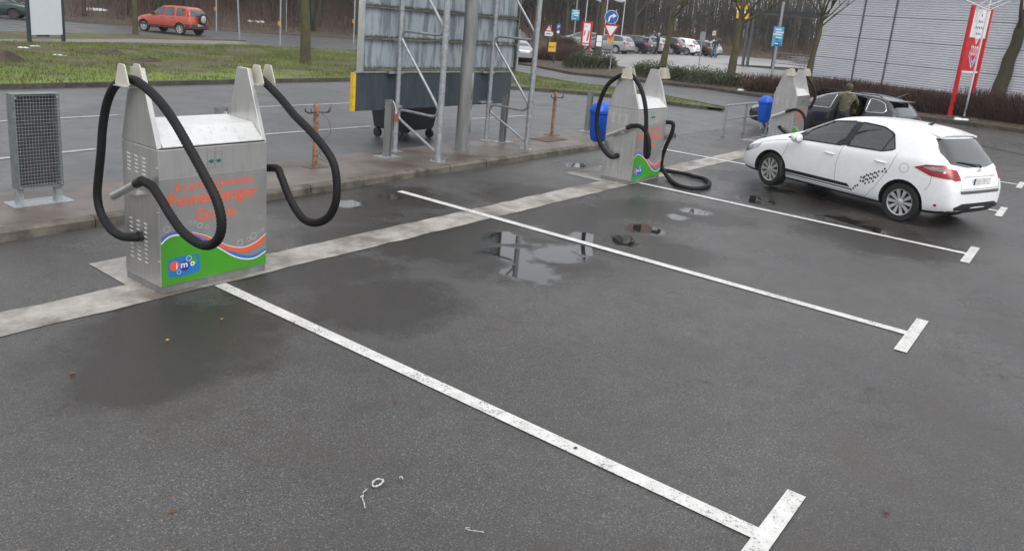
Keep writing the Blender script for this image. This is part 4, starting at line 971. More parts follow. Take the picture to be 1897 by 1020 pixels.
# opened rear door: hinged at its front edge
dm = Matrix.Translation((-.44, .90, 0)) @ Matrix.Rotation(R_(-62), 4, 'Z')
dpoly = [(0,.34),(0,.95),(-.04,1.38),(-.12,1.40),(-.70,1.40),(-.86,1.34),(-.95,.98),(-.84,.60),(-.78,.34)]
def hull(poly, y0, y1, M): return MB().prism(poly, lambda a, b, h: M @ Vector((a, h-(max(0, b-.95)*.38), b)), y0, y1)
hull([(0,.34),(0,.96),(-.95,.98),(-.84,.60),(-.78,.34)], -.08, 0, dm).build('rear_door', P_DARK, dk, bev=.01)
hf = MB()
for a, b in zip(dpoly[1:7], dpoly[2:7]): hf.bar(dm @ Vector((a[0], -.04-max(0, a[1]-.95)*.38, a[1])), dm @ Vector((b[0], -.04-max(0, b[1]-.95)*.38, b[1])), .05, .05)
hf.build('door_frame', M_TRIM, dk)
hull([(-.05,.97),(-.10,1.36),(-.68,1.37),(-.83,1.31),(-.90,.98)], -.045, -.04, dm).build('door_window', M_GLASS, dk)
MB().tube([(-1.9, .3, 1.43), (-2.25, .3, 1.62)], [.006, .003], 5).build('aerial', M_ALU, dk)
tz_ = DS.top(-1.9, 0).z; MB().box(-2.14, -1.86, -.5, .5, tz_-.03, tz_+.004).build('roof_spoiler', P_DARK, dk, bev=.01)
for y in (-.56, .56): MB().tube([(.1, y, 1.44), (.0, y, 1.485), (-1.6, y, 1.465), (-1.7, y, 1.42)], .014, 6).build('roof_rail', M_TRIM, dk)
# red off-roader with spare wheel
SUV = [(1.98,.42,.60,.68,.62,.58,.46),(1.93,.34,.70,.78,.76,.70,.6),(1.75,.30,.82,.90,.85,.79,.68),(1.4,.30,.90,.99,.87,.82,.70),(1.0,.30,.96,1.06,.875,.83,.70),(.82,.30,.99,1.12,.875,.83,.68),(.55,.30,1.02,1.36,.875,.83,.66),(.25,.30,1.03,1.58,.875,.83,.66),(-.1,.30,1.04,1.655,.875,.83,.66),(-.8,.30,1.05,1.675,.875,.83,.66),(-1.4,.30,1.05,1.66,.875,.83,.66),(-1.75,.31,1.05,1.60,.87,.825,.66),(-1.93,.34,1.0,1.36,.855,.80,.68),(-2.02,.38,.9,1.08,.83,.78,.70),(-2.07,.44,.78,.9,.80,.74,.66),(-2.09,.52,.68,.76,.7,.64,.52)]
P_RED = carpaint('orange_red_paint', (.43, .062, .028), .3, .15)
gx = mat('grey_cladding', (.05, .052, .055), .6)
ssp = dict(w=1.75, wb=2.62, wr=.335, tw=.2, gap=.055, side=[[(.68,1.06),(.28,1.42),(.22,1.50),(-.18,1.545),(-.16,1.08)],[(-.26,1.085),(-.28,1.55),(-.82,1.56),(-.90,1.09)],[(-1.06,1.10),(-1.04,1.545),(-1.62,1.53),(-1.68,1.12)]],
    rear=[(-.62,1.52),(.62,1.52),(.70,1.28),(.70,1.12),(-.70,1.12),(-.70,1.28)], front=[(-.62,1.56),(.62,1.56),(.72,1.18),(-.72,1.18)],
    tail=[('end', [(.80,1.10),(.80,1.48),(.72,1.5),(.72,1.10)]), ('side', [(-1.86,1.08),(-1.83,1.5),(-1.77,1.5),(-1.80,1.08)])], head=[('side', [(1.88,.76),(1.66,.84),(1.62,.74),(1.86,.66)]), ('end', [(.74,.80),(.45,.78),(.45,.64),(.74,.66)])],
    lines=[[(.86,.46),(.88,.8),(.75,1.04)],[(-.22,.44),(-.22,1.06)],[(-.98,.6),(-.98,1.08)]], handles=[(-.06,.94),(-.80,.96)], handlem=M_TRIM, mirror=(.58,1.10), mirrorm=M_TRIM, plate=.62, spokes=8,
    deco=[('side', [(1.86,.36),(1.85,.52),(.95,.50),(.92,.38)], gx, 'sill_cladding'), ('side', [(.9,.36),(.9,.48),(-.9,.48),(-.9,.36)], gx, 'sill_cladding'), ('side', [(-1.72,.42),(-1.70,.66),(-2.0,.66),(-2.02,.46)], gx, 'sill_cladding'), ('rear', [(-.74,.46),(.74,.46),(.74,.66),(-.74,.66)], gx, 'bumper_insert')])
a = gp(264, 60); b = gp(334, 65.8)
vd = (b-CAM); vd.z = 0; vd.normalize(); tl = Vector((-vd.y, vd.x, 0))
sa = R_(109); sh_ = Vector((math.cos(sa), math.sin(sa), 0)); left = Vector((-sh_.y, sh_.x, 0))
sc_ = Vector((b.x, b.y, .02))+sh_*1.31-left*.80
sv, SS, _ = car('off_roader', sc_, sa, SUV, ssp, P_RED, 'orange red off-roader with spare wheel driving on the far street', 'car', None, 2)
MB().lathe([(0, .0), (.23, 0), (.30, .02), (.335, .07), (.335, .16), (.28, .18)], 24, Matrix.Translation((-2.07, -.12, .98)) @ Matrix.Rotation(R_(-90), 4, 'Y') @ Matrix.Translation((0, 0, 0))).build('spare_wheel', M_TYRE, sv, smooth=40)
MB().lathe([(0, .19), (.2, .187), (.225, .178), (.225, .15)], 24, Matrix.Translation((-2.07, -.12, .98)) @ Matrix.Rotation(R_(-90), 4, 'Y')).build('spare_rim', M_RIM, sv, smooth=40)
# saloon outline
SALOON = [(2.22,.32,.50,.56,.60,.57,.46),(2.17,.23,.58,.65,.74,.69,.58),(1.95,.19,.68,.76,.83,.77,.66),(1.5,.18,.78,.87,.85,.80,.68),(1.1,.18,.84,.95,.855,.80,.68),(.85,.18,.87,1.0,.855,.80,.66),(.55,.18,.89,1.16,.855,.80,.60),(.15,.18,.90,1.34,.855,.80,.585),(-.3,.18,.91,1.395,.855,.80,.585),(-.7,.18,.92,1.375,.855,.80,.575),(-1.05,.18,.93,1.28,.855,.80,.57),(-1.4,.19,.92,1.08,.85,.79,.60),(-1.6,.20,.90,1.0,.84,.78,.64),(-2.0,.24,.86,.96,.81,.75,.62),(-2.15,.30,.74,.84,.76,.70,.58),(-2.20,.38,.62,.69,.64,.58,.46)]
def saloon_sp(**k):
    d = dict(w=1.7, wb=2.7, wr=.31, tw=.2, side=[[(.78,.90),(.20,1.26),(-.20,1.315),(-.16,.925)],[(-.26,.93),(-.30,1.315),(-.68,1.29),(-1.0,1.14),(-1.16,.96)]], rear=[(-.55,1.28),(.55,1.28),(.64,1.06),(-.64,1.06)], front=[(-.56,1.30),(.56,1.30),(.66,1.04),(-.66,1.04)],
        tail=[('side', [(-1.98,.84),(-2.12,.82),(-2.12,.68),(-1.98,.68)]), ('end', [(.74,.68),(.74,.83),(.42,.83),(.42,.68)])], head=[('end', [(.72,.64),(.35,.64),(.35,.54),(.72,.54)])], lines=[[(.90,.3),(.9,.86)],[(-.2,.3),(-.2,.9)],[(-.9,.3),(-1.05,.9)]], handles=[(-.08,.80),(-.9,.82)], mirror=(.66,.94), plate=.74, deco=[('rear', [(-.72,.27),(.72,.27),(.74,.40),(-.74,.40)], M_TRIM, 'bumper_insert')])
    d.update(k); return d
P_SILVER = carpaint('silver_paint', (.34, .36, .37), .3, .5); P_GREEN = carpaint('dark_green_paint', (.010, .028, .026), .25, .2); P_BLUE = carpaint('dark_blue_paint', (.012, .018, .045), .25, .3)
P_LSILV = carpaint('pale_silver_paint', (.42, .45, .47), .3, .4); P_BLACK = carpaint('black_paint', (.012, .012, .014), .22, .2)
def facing(u, v, ang):                   # heading turned by ang from straight away along the line of sight
    P = gp(u, v); d = Vector((P.x-CAM.x, P.y-CAM.y, 0)); return P, math.atan2(d.y, d.x)+R_(ang)
def put_by_rl(P, rz, wb, hw):            # centre from the point under the rear left wheel
    f = Vector((math.cos(rz), math.sin(rz), 0)); l = Vector((-f.y, f.x, 0)); c = Vector((P.x, P.y, 0))+f*wb/2-l*hw; return Vector((c.x, c.y, zt(c.x, c.y)+.012))
P = gp(26, 36.5); rz = facing(26, 36, 78)[1]
car('saloon_car', put_by_rl(P, rz, 2.7, .8), rz, SALOON, saloon_sp(rimm=M_DARKM), P_GREEN, 'dark green saloon driving left on the far street, half out of frame', 'car', None, 2)
P, rz = facing(967, 119.5, 12); P = P+Vector((math.cos(rz), math.sin(rz), 0))*2.2
car('saloon_car', Vector((P.x, P.y, zt(P.x, P.y)+.015)), rz, SALOON, saloon_sp(), P_SILVER, 'silver saloon seen from behind through the billboard truss', 'car', None, 2)
P, rz = facing(962, 88, 20); P = P+Vector((math.cos(rz), math.sin(rz), 0))*2.2
car('hatchback_car', Vector((P.x, P.y, zt(P.x, P.y)+.015)), rz, st_scale(ESTATE, 4.77, 4.4), estate_sp(wb=2.6), P_BLACK, 'black car beyond the silver saloon, partly behind the billboard', 'car', None, 2)
# row of cars in the far car park
FC = 'cars parked in the far car park'; CY = 30.6; FZ = .055
row = [(1140, ESTATE, {}, P_SILVER, 'silver estate car behind the give way sign'), (1178, ESTATE, dict(og=1), P_BLUE, 'dark blue estate car with raised tailgate in the far car park'), (1208, ESTATE, {}, P_LSILV, 'pale silver car mostly hidden behind the blue estate with raised tailgate'),
       (1243, HATCH, {}, P_BLACK, 'black hatchback just right of the bare tree in the far car park'), (1271, HATCH, {}, P_WHITE, 'white hatchback parked between two dark cars in the far car park'), (1296, ESTATE, dict(og=1), P_BLACK, 'dark estate car with raised tailgate beside the person in blue jeans'), (1314, HATCH, {}, P_LSILV, 'pale small car beside the person in blue jeans')]
lastX = -99
for u, stn, ex, pt, lab in row:
    Y = CY; P = at_u(u, Y); X_ = max(P.x, lastX+2.15); lastX = X_; rz = R_(93)
    ishatch = stn is HATCH
    sp_ = dict(WSP) if ishatch else estate_sp()
    if ishatch: sp_['deco'] = WSP['deco'][:4]; sp_['nose_plate'] = .4
    else: sp_['handlem'] = pt
    c = put_by_rl(Vector((X_, Y, 0)), rz, 2.6 if ishatch else 2.8, .8); c.z = zt(X_, Y)+FZ
    cr, cs_, cb = car('parked_car', c, rz, stn, sp_, pt, lab, 'car', FC, 2)
    if ex.get('og'):
        h = Vector((-1.95, 0, 1.40)); M = Matrix.Translation(h) @ Matrix.Rotation(R_(-100), 4, 'Y')
        tg = MB().prism([(-.62, 0), (-.66, .45), (-.7, .9), (.7, .9), (.66, .45), (.62, 0)], lambda a, b, k: Vector((-1.93-b*.93, a, 1.43+b*.36+k)), 0, .07).build('tailgate', pt, cr, bev=.02)
        MB().prism([(-.52, .08), (-.56, .42), (.56, .42), (.52, .08)], lambda a, b, k: Vector((-1.93-b*.93, a, 1.425+b*.36+k)), 0, .003).build('tailgate_window', M_DGLASS, tg)
        MB().prism([(-.55, .62), (-.62, 1.25), (.62, 1.25), (.55, .62)], lambda a, b, k: cs_.end(a, b, -1, .012+k), 0, .003).build('load_bay', M_INT, cr)
# nose of a silver car behind the red poster
c = at_u(1092, 38.5); car('parked_car', Vector((c.x, 39.5, zt(c.x, 39.5)+FZ)), R_(112), ESTATE, estate_sp(), P_LSILV, 'pale silver car behind the red framed poster', 'car', FC, 2)
# ------------------------------------------------------------------ people
M_SKIN = mat('skin', (.42, .25, .18), .55)
def person(name, loc, rz, J, mats, label, hair=None, cap=None, scale=1.0, headdir=(1, 0, -.1)):
    # joints J by name, x forward, y left, z up
    B = [('pelvis', 'belly', .15, .14), ('belly', 'chest', .14, .16), ('chest', 'neck', .15, .062), ('chest', 'shl', .12, .085), ('shl', 'ell', .075, .055), ('ell', 'wrl', .052, .036), ('chest', 'shr', .12, .085), ('shr', 'elr', .075, .055), ('elr', 'wrr', .052, .036),
         ('pelvis', 'hil', .13, .105), ('hil', 'knl', .10, .068), ('knl', 'anl', .062, .045), ('anl', 'tol', .05, .04), ('pelvis', 'hir', .13, .105), ('hir', 'knr', .10, .068), ('knr', 'anr', .062, .045), ('anr', 'tor', .05, .04)]
    names = ['pelvis', 'belly', 'chest', 'neck', 'shl', 'ell', 'wrl', 'shr', 'elr', 'wrr', 'hil', 'knl', 'anl', 'tol', 'hir', 'knr', 'anr', 'tor']
    rad = {'pelvis': .15, 'belly': .135, 'chest': .155, 'neck': .06, 'hil': .10, 'hir': .10, 'tol': .038, 'tor': .038}
    for a, b, r0, r1 in B: rad.setdefault(a, r0); rad.setdefault(b, r1)
    vs = [Vector(J[k]) for k in names]; es = [(names.index(a), names.index(b)) for a, b, _, _ in B]
    me = bpy.data.meshes.new('sk'); me.from_pydata(vs, es, []); o = bpy.data.objects.new('sk', me); COL.objects.link(o)
    md = o.modifiers.new('skin', 'SKIN'); md.use_smooth_shade = True
    for i, k in enumerate(names):
        d = me.skin_vertices[0].data[i]; r = rad[k]; d.radius = (r, r*(.8 if k in ('pelvis', 'belly', 'chest') else 1)); d.use_root = (k == 'pelvis')
    s2 = o.modifiers.new('s', 'SUBSURF'); s2.levels = 2; s2.render_levels = 2
    m2 = evalmesh(o, 'body'); bpy.data.objects.remove(o)
    mb = MB(); mb.add([v.co.copy() for v in m2.vertices], [tuple(p.vertices) for p in m2.polygons]); nb = len(mb.f)
    # head with face
    hd = Vector(headdir).normalized(); nk = Vector(J['neck']); hc = nk+Vector((hd.x*.03, hd.y*.03, .13)); q = Vector((1, 0, 0)).rotation_difference(hd).to_matrix().to_4x4(); HM = Matrix.Translation(hc) @ q
    n = 16; k = 12
    for i in range(k+1): pass
    hv = []; 
    for i in range(1, k):
        th = math.pi*i/k; z = .125*math.cos(th); rr = math.sin(th)
        for j in range(n):
            a = 2*math.pi*j/n; x = .098*rr*math.cos(a); y = .076*rr*math.sin(a)
            if z < -.03 and x < 0: x *= .75
            if z < -.02: y *= 1-.28*min(1, (-z-.02)/.1)
            if abs(a) < .3 or abs(a-2*math.pi) < .3:
                if -.045 < z < .01: x += .022 if z < -.005 else .01
            if (abs(a-.45) < .2 or abs(a-2*math.pi+.45) < .2) and 0 <= z < .04: x -= .010
            hv.append(HM @ Vector((x, y, z)))
    hf_ = [(i*n+j, (i+1)*n+j, (i+1)*n+(j+1) % n, i*n+(j+1) % n) for i in range(k-2) for j in range(n)]+[tuple(range(n)), tuple((k-2)*n+j for j in range(n-1, -1, -1))]
    mb.add(hv, hf_)
    for s in (-1, 1): mb.lathe([(0, -.008), (.03, -.006), (.034, .004), (.02, .008), (0, .004)], 8, HM @ Matrix.Translation((-.012, s*.078, -.005)) @ Matrix.Rotation(R_(90), 4, 'X'))
    mb.tube([nk-Vector((0, 0, .05)), nk+Vector((hd.x*.01, hd.y*.01, .06))], [.062, .056], 10)
    nh = len(mb.f)
    # hands: palm, four unequal bent fingers and a thumb
    for w, e, sg in (('wrl', 'ell', 1), ('wrr', 'elr', -1)):
        W0 = Vector(J[w]); d = (W0-Vector(J[e])).normalized(); sd_ = d.cross(Vector((0, 0, 1)))
        if sd_.length < .2: sd_ = Vector((1, 0, 0))
        sd_.normalize(); nn = sd_.cross(d)
        mb.tube([W0-d*.03, W0+d*.02, W0+d*.085], [.03, .038, .034], 8)
        for f, L in zip((-1.5, -.5, .5, 1.5), (.062, .078, .074, .056)):
            b0 = W0+d*.07+sd_*f*.019; mb.tube([b0, b0+d*L*.5-nn*.006, b0+d*L*.8-nn*.028, b0+d*L*.85-nn*.05], [.010, .0095, .009, .007], 6)
        b0 = W0+d*.025+sd_*sg*.03; mb.tube([b0, b0+d*.03+sd_*sg*.022, b0+d*.06+sd_*sg*.022-nn*.012], [.011, .011, .008], 6)
    me = mb.mesh('body'); shade(me)
    for m_ in mats+[M_SKIN]: me.materials.append(m_)     # jacket, trousers, shoes, skin
    segs = [(a, b) for a, b, _, _ in B]
    def dist(p, a, b):
        a = Vector(J[a]); b = Vector(J[b]); t = max(0, min(1, (p-a).dot(b-a)/max(1e-6, (b-a).length_squared))); return (p-(a+(b-a)*t)).length
    for i, pl in enumerate(me.polygons):
        if i >= nb: pl.material_index = 3; continue
        c = pl.center; a, b = min(segs, key=lambda s: dist(c, *s)-rad[s[0]]*.5)
        pl.material_index = 2 if b in ('tol', 'tor') else (1 if b in ('knl', 'knr', 'anl', 'anr', 'hil', 'hir') else 0)
    r = empty(name, loc, rz, label, 'person'); r.scale = (scale,)*3
    bo = link('body', me, None, r)
    if hair:
        hm = MB().lathe([(0, .136), (.05, .130), (.085, .10), (.103, .05), (.104, .0), (.098, -.03)], 14, HM @ Matrix.Translation((-.012, 0, .0)) @ Matrix.Rotation(R_(-18), 4, 'Y') @ Matrix.Diagonal((1, .84, 1, 1)))
        ho = hm.build('hair', hair, r, smooth=True); sm = ho.modifiers.new('s', 'SOLIDIFY'); sm.thickness = .012
    if cap:
        cm = MB().lathe([(0, .15), (.05, .146), (.09, .12), (.108, .07), (.110, .03), (.104, .028)], 16, HM @ Matrix.Diagonal((1, .86, 1, 1)))
        co = cm.build('cap', cap, r, smooth=True)
        MB().prism([(.06, -.07), (.13, -.065), (.17, -.03), (.175, 0), (.17, .03), (.13, .065), (.06, .07)], lambda a, b, k: HM @ Vector((a, b, .04+k-.12*(a-.06))), 0, .008).build('peak', cap, co)
    return r
STAND = dict(pelvis=(0, 0, .94), belly=(0, 0, 1.10), chest=(0, 0, 1.32), neck=(.0, 0, 1.50), shl=(0, .19, 1.41), ell=(-.03, .24, 1.13), wrl=(.06, .24, .90), shr=(0, -.19, 1.41), elr=(-.03, -.24, 1.13), wrr=(.06, -.24, .90), hil=(0, .10, .90), knl=(.02, .11, .50), anl=(-.02, .11, .085), tol=(.13, .12, .045), hir=(0, -.10, .90), knr=(.02, -.11, .50), anr=(-.02, -.11, .085), tor=(.13, -.12, .045))
def camo():
    m, n, b = newmat('camouflage_cloth'); v = objc(n)
    c = ramp(n, noi(n, v, 9, 3, .6), [(.38, (.15, .12, .075)), (.44, (.05, .065, .025)), (.52, (.06, .07, .03)), (.55, (.17, .14, .09)), (.60, (.015, .016, .01))])
    lk(n, c, b.inputs['Base Color']); b.inputs['Roughness'].default_value = .9; return m
M_CAMO = camo(); M_DJACK = mat('dark_jacket', (.03, .031, .035), .85, var=.3); M_JEAN = mat('blue_jeans', (.06, .12, .22), .85, var=.2); M_DTROU = mat('dark_trousers', (.018, .02, .03), .85); M_SHOE = mat('dark_shoes', (.02, .018, .016), .6)
M_GCAP = mat('green_cap', (.015, .12, .055), .8); M_GHAIR = mat('grey_hair', (.35, .34, .33), .8); M_DHAIR = mat('dark_hair', (.05, .035, .025), .8)
# man with cap cleaning inside the dark car
J = dict(STAND, belly=(.05, 0, 1.11), chest=(.17, 0, 1.29), neck=(.27, .02, 1.44), shl=(.19, .19, 1.37), ell=(.42, .24, 1.20), wrl=(.60, .18, 1.08), shr=(.19, -.19, 1.37), elr=(.40, -.24, 1.18), wrr=(.58, -.16, 1.02))
lf = Vector((-math.sin(da), math.cos(da), 0)); ff = Vector((math.cos(da), math.sin(da), 0))
PC = dc+lf*1.30-ff*1.02
person('person', (PC.x, PC.y, .008), da+R_(-78), J, [M_CAMO, M_DTROU, M_SHOE], 'person in green cap and camouflage jacket leaning into the dark estate car', M_DHAIR, M_GCAP, 1.0, (1, .25, -.25))
# driver of the white car, seated
JS = dict(pelvis=(0, 0, .62), belly=(-.06, 0, .76), chest=(-.12, 0, .97), neck=(-.12, 0, 1.13), shl=(-.10, .19, 1.05), ell=(.12, .23, .90), wrl=(.35, .16, .99), shr=(-.10, -.19, 1.05), elr=(.12, -.23, .90), wrr=(.36, -.15, 1.0), hil=(.04, .10, .60), knl=(.44, .13, .66), anl=(.66, .12, .34), tol=(.78, .12, .32), hir=(.04, -.10, .60), knr=(.44, -.13, .66), anr=(.66, -.12, .34), tor=(.78, -.12, .32))
JS = {k: (a[0], a[1], a[2]-.02) for k, a in JS.items()}
cw = Vector((math.cos(R_(70)), math.sin(R_(70)), 0)); cl = Vector((-cw.y, cw.x, 0)); DP = Vector((10.95, 2.10, .008))+cw*.06+cl*.36
person('person', DP, R_(70), JS, [M_DJACK, M_DTROU, M_SHOE], 'driver in dark jacket seated inside the white hatchback', M_DHAIR, None, .95, (1, 0, -.05))
# two people at the far cars
P = gp(1216, 103.5)
J = dict(STAND, shl=(.03, .19, 1.43), ell=(.25, .22, 1.55), wrl=(.36, .16, 1.78), elr=(.2, -.24, 1.2), wrr=(.38, -.18, 1.2), anl=(.1, .11, .085), tol=(.25, .12, .045))
person('person', Vector((P.x, P.y, zt(P.x, P.y)+.055)), R_(100), J, [M_DJACK, M_DTROU, M_SHOE], 'person in dark coat reaching up to the raised tailgate of the blue estate', M_GHAIR, None, 1.02)
P = gp(1321, 109.5)
J = dict(STAND, ell=(.10, .25, 1.16), wrl=(.33, .2, 1.02), elr=(.10, -.25, 1.16), wrr=(.33, -.2, 1.02), anl=(.16, .11, .085), tol=(.31, .12, .045), knl=(.12, .11, .5), anr=(-.16, -.11, .085), tor=(-.02, -.12, .045))
person('person', Vector((P.x, P.y, zt(P.x, P.y)+.055)), R_(20), J, [M_DJACK, M_JEAN, M_SHOE], 'person in dark jacket and blue jeans pushing a shopping trolley', M_DHAIR, None, 1.0)
# ------------------------------------------------------------------ shop building with ribbed cladding
M_CLAD = mat('pale_ribbed_cladding', (.66, .675, .71), .4, .1, var=.06, scale=.6)
M_SEAM = mat('grey_seam', (.13, .14, .15), .5, .3)
M_CONCW = mat('plinth_concrete', (.20, .195, .185), .8, var=.2, bmp=.3)
M_ROOF = mat('dark_fascia', (.03, .035, .04), .5)
BZ = .93
A = pp(1503, 143.5, 2, BZ); Bq = pp(1880, 192, 2, BZ); A.z = Bq.z = 0
bd_ = (Bq-A).normalized(); bn = Vector((bd_.y, -bd_.x, 0))
if bn.dot(CAM-A) < 0: bn = -bn
rzb = math.atan2(bd_.y, bd_.x)
BH = 4.75; s1 = (pp(1570.5, 152.7, 2, BZ)-A).dot(bd_); s2 = (pp(1650.6, 161, 2, BZ)-A).dot(bd_); bay = s2-s1
shop = empty('shop_building', (A.x, A.y, .55), rzb, 'long pale shop building clad in horizontal ribbed panels', 'building')
fs_ = 1 if Vector((-bd_.y, bd_.x, 0)).dot(bn) > 0 else -1      # local +y or -y faces the camera
Z0 = BZ-.55
s4 = (pp(1852, 189, 2, BZ)-A).dot(bd_); seams = [0, s1, s2, s4]+[s4+(s4-s2)*i for i in range(1, 4)]
MB().box(0.02, seams[-1], min(-fs_*.08, -fs_*14), max(-fs_*.08, -fs_*14), 0, Z0+BH).build('core_wall', M_CONCW, shop)
MB().box(0, seams[-1], min(fs_*-.08, fs_*.06), max(fs_*-.08, fs_*.06), -.2, Z0+.02).build('plinth', M_CONCW, shop)
def cladmesh(L, H, ribs=10):
    prof = []
    for i in range(ribs):
        z = H*i/ribs; d = H/ribs; prof += [(0, z), (.05, z+d*.25), (.05, z+d*.60), (0, z+d*.80)]
    prof.append((0, H)); mb = MB(); vs = []; fs = []
    for y, z in prof: vs += [(0, fs_*y, z), (L, fs_*y, z)]
    for i in range(len(prof)-1): fs.append((2*i, 2*i+1, 2*i+3, 2*i+2))
    return MB().add(vs, fs).mesh('cladding_panel')
courses = 4; ch = (BH-.25)/courses; cache = {}
for a, b in zip(seams, seams[1:]):
    L = round(b-a-.10, 3)
    if L not in cache: cache[L] = cladmesh(L, ch-.018)
    for k in range(courses):
        o = link('cladding_panel', cache[L], M_CLAD, shop); o.location = (a+.05, fs_*.0, Z0+.03+k*ch)
for s in seams: MB().box(s-.045, s+.045, min(-fs_*.05, fs_*.045), max(-fs_*.05, fs_*.045), Z0, Z0+BH-.2).build('seam_post', M_SEAM, shop)
MB().box(-.15, seams[-1], min(-fs_*14.1, fs_*.25), max(-fs_*14.1, fs_*.25), Z0+BH-.2, Z0+BH+.22).build('roof_fascia', M_ROOF, shop)
# ------------------------------------------------------------------ trolley shelter and trolleys
def shelter():
    P = gp(1375, 124.5); Q = gp(1398, 124); H = up_h(P, 24)
    r = empty('trolley_shelter', (P.x, P.y, P.z+.05), rzb+R_(90)*0, 'open steel trolley shelter with flat roof beside the shop', 'shelter')
    ex = Vector((math.cos(rzb), math.sin(rzb), 0)); ey = Vector((-ex.y, ex.x, 0)); W_ = (A-P).dot(ex); D = 4.4*(-fs_)
    W_ = abs((A-P).dot(ex))
    sx = 1 if (A-P).dot(ex) > 0 else -1; off = (A-P).dot(ey)
    for x, y in ((0, 0), (.38*sx, 0), (0, -fs_*3.0), (sx*W_*.55, -fs_*3.0), (sx*W_*.9, -fs_*3.0)):
        MB().box(x-.07, x+.07, y-.07, y+.07, 0, H-.05).build('post', mat('shaded_shelter_post', (.14, .15, .16), .5, .3), r)  # post colour darkened to imitate the shade under the roof
    MB().box(min(-.2*sx, sx*(W_-.2)), max(-.2*sx, sx*(W_-.2)), min(.25*fs_, -fs_*3.3), max(.25*fs_, -fs_*3.3), H-.05, H+.16).build('roof', mat('shelter_roof', (.05, .055, .06), .5, .3), r)
    for z in (.35, 1.05):
        MB().box(min(.07*sx, sx*(W_-.3)), max(.07*sx, sx*(W_-.3)), -fs_*3.0-.02, -fs_*3.0+.02, z, z+.05).build('rail', M_GALV, r)
    return P, ex*sx, ey*(-fs_), W_
SP, SX, SY, SW = shelter()
def trolley(loc, rz, label, group):
    r = empty('shopping_trolley', loc, rz, label, 'trolley', group); k = MB()
    def Q(t, s, z): return Vector((t, s, z))
    for z, a, b, w in ((.50, -.28, .40, .20), (.68, -.34, .46, .23), (.90, -.40, .52, .26)):
        k.tube([Q(a, -w, z), Q(b, -w*.85, z), Q(b, w*.85, z), Q(a, w, z)], .012, 5, closed=True)
    for i in range(8):
        f = i/7
        for s in (-1, 1): k.cyl(Q(-.28+.68*f, s*.2*(1-.15*f), .5), Q(-.40+.92*f, s*.26*(1-.15*f), .9), .006, n=4)
    k.build('basket', M_ALU, r, smooth=True)
    c = MB()
    for s in (-1, 1): c.tube([Q(-.42, s*.26, 1.0), Q(-.36, s*.24, .88), Q(-.30, s*.22, .2), Q(.42, s*.18, .16)], .014, 6)
    c.build('chassis', M_ALU, r, smooth=True); MB().tube([Q(-.43, -.27, 1.0), Q(-.43, .27, 1.0)], .02, 8).build('handle', M_RED, r)
    for x in (-.30, .42):
        for s in (-1, 1): MB().tube([Q(x, s*.2-.015, .065), Q(x, s*.2+.015, .065)], .065, 12).box(x-.012, x+.012, s*.2-.02, s*.2+.02, .08, .19).build('castor', M_BLACK, r)
    return r
P = gp(1321, 109.5); P2 = P+Vector((math.cos(R_(20)), math.sin(R_(20)), 0))*.80; trolley((P2.x, P2.y, zt(P2.x, P2.y)+.055), R_(20), 'shopping trolley pushed by the person in blue jeans', 'shopping trolleys')
TR = math.atan2(SY.y, SY.x)
for i in range(4):
    for j in range(3):
        q = SP+SX*(SW*.42+.75*i)+SY*(.7+.35*j)
        if (SX*(SW*.42+.75*i)).length > SW-.5: continue
        trolley((q.x, q.y, zt(q.x, q.y)+.055), TR+R_(180), 'shopping trolley nested in the rows under the shelter', 'shopping trolleys under the shelter')
q = SP+SX*(SW*.85)+SY*.2
# ------------------------------------------------------------------ trees
def barkmat(name, a, b, moss):
    m, n, bs = newmat(name); v = objc(n); mp = nd(n, 'ShaderNodeMapping'); mp.inputs['Scale'].default_value = (1, 1, .22); lk(n, v, mp.inputs[0])
    f = noi(n, mp.outputs[0], 16, 5, .7); c = ramp(n, f, [(.3, a), (.7, b)]); c = mixc(n, ramp(n, noi(n, v, 2.2, 4), [(.42, 0), (.62, .75)]), c, moss)
    lk(n, c, bs.inputs['Base Color']); bs.inputs['Roughness'].default_value = .9; bump(n, bs, f, .8, .03); return m
M_BARK = barkmat('brown_bark', (.03, .024, .018), (.085, .07, .052), (.06, .058, .02))
M_BARKM = barkmat('mossy_bark', (.035, .03, .02), (.09, .08, .045), (.085, .085, .022))
M_BARKW = barkmat('woodland_bark', (.022, .019, .017), (.07, .062, .056), (.04, .042, .022))
M_IVY = mat('ivy_trunk', (.012, .022, .012), .7, var=.6, scale=20, bmp=1, bscale=25)
M_TWIG = mat('grey_brown_twigs', (.055, .044, .036), .9, var=.3)
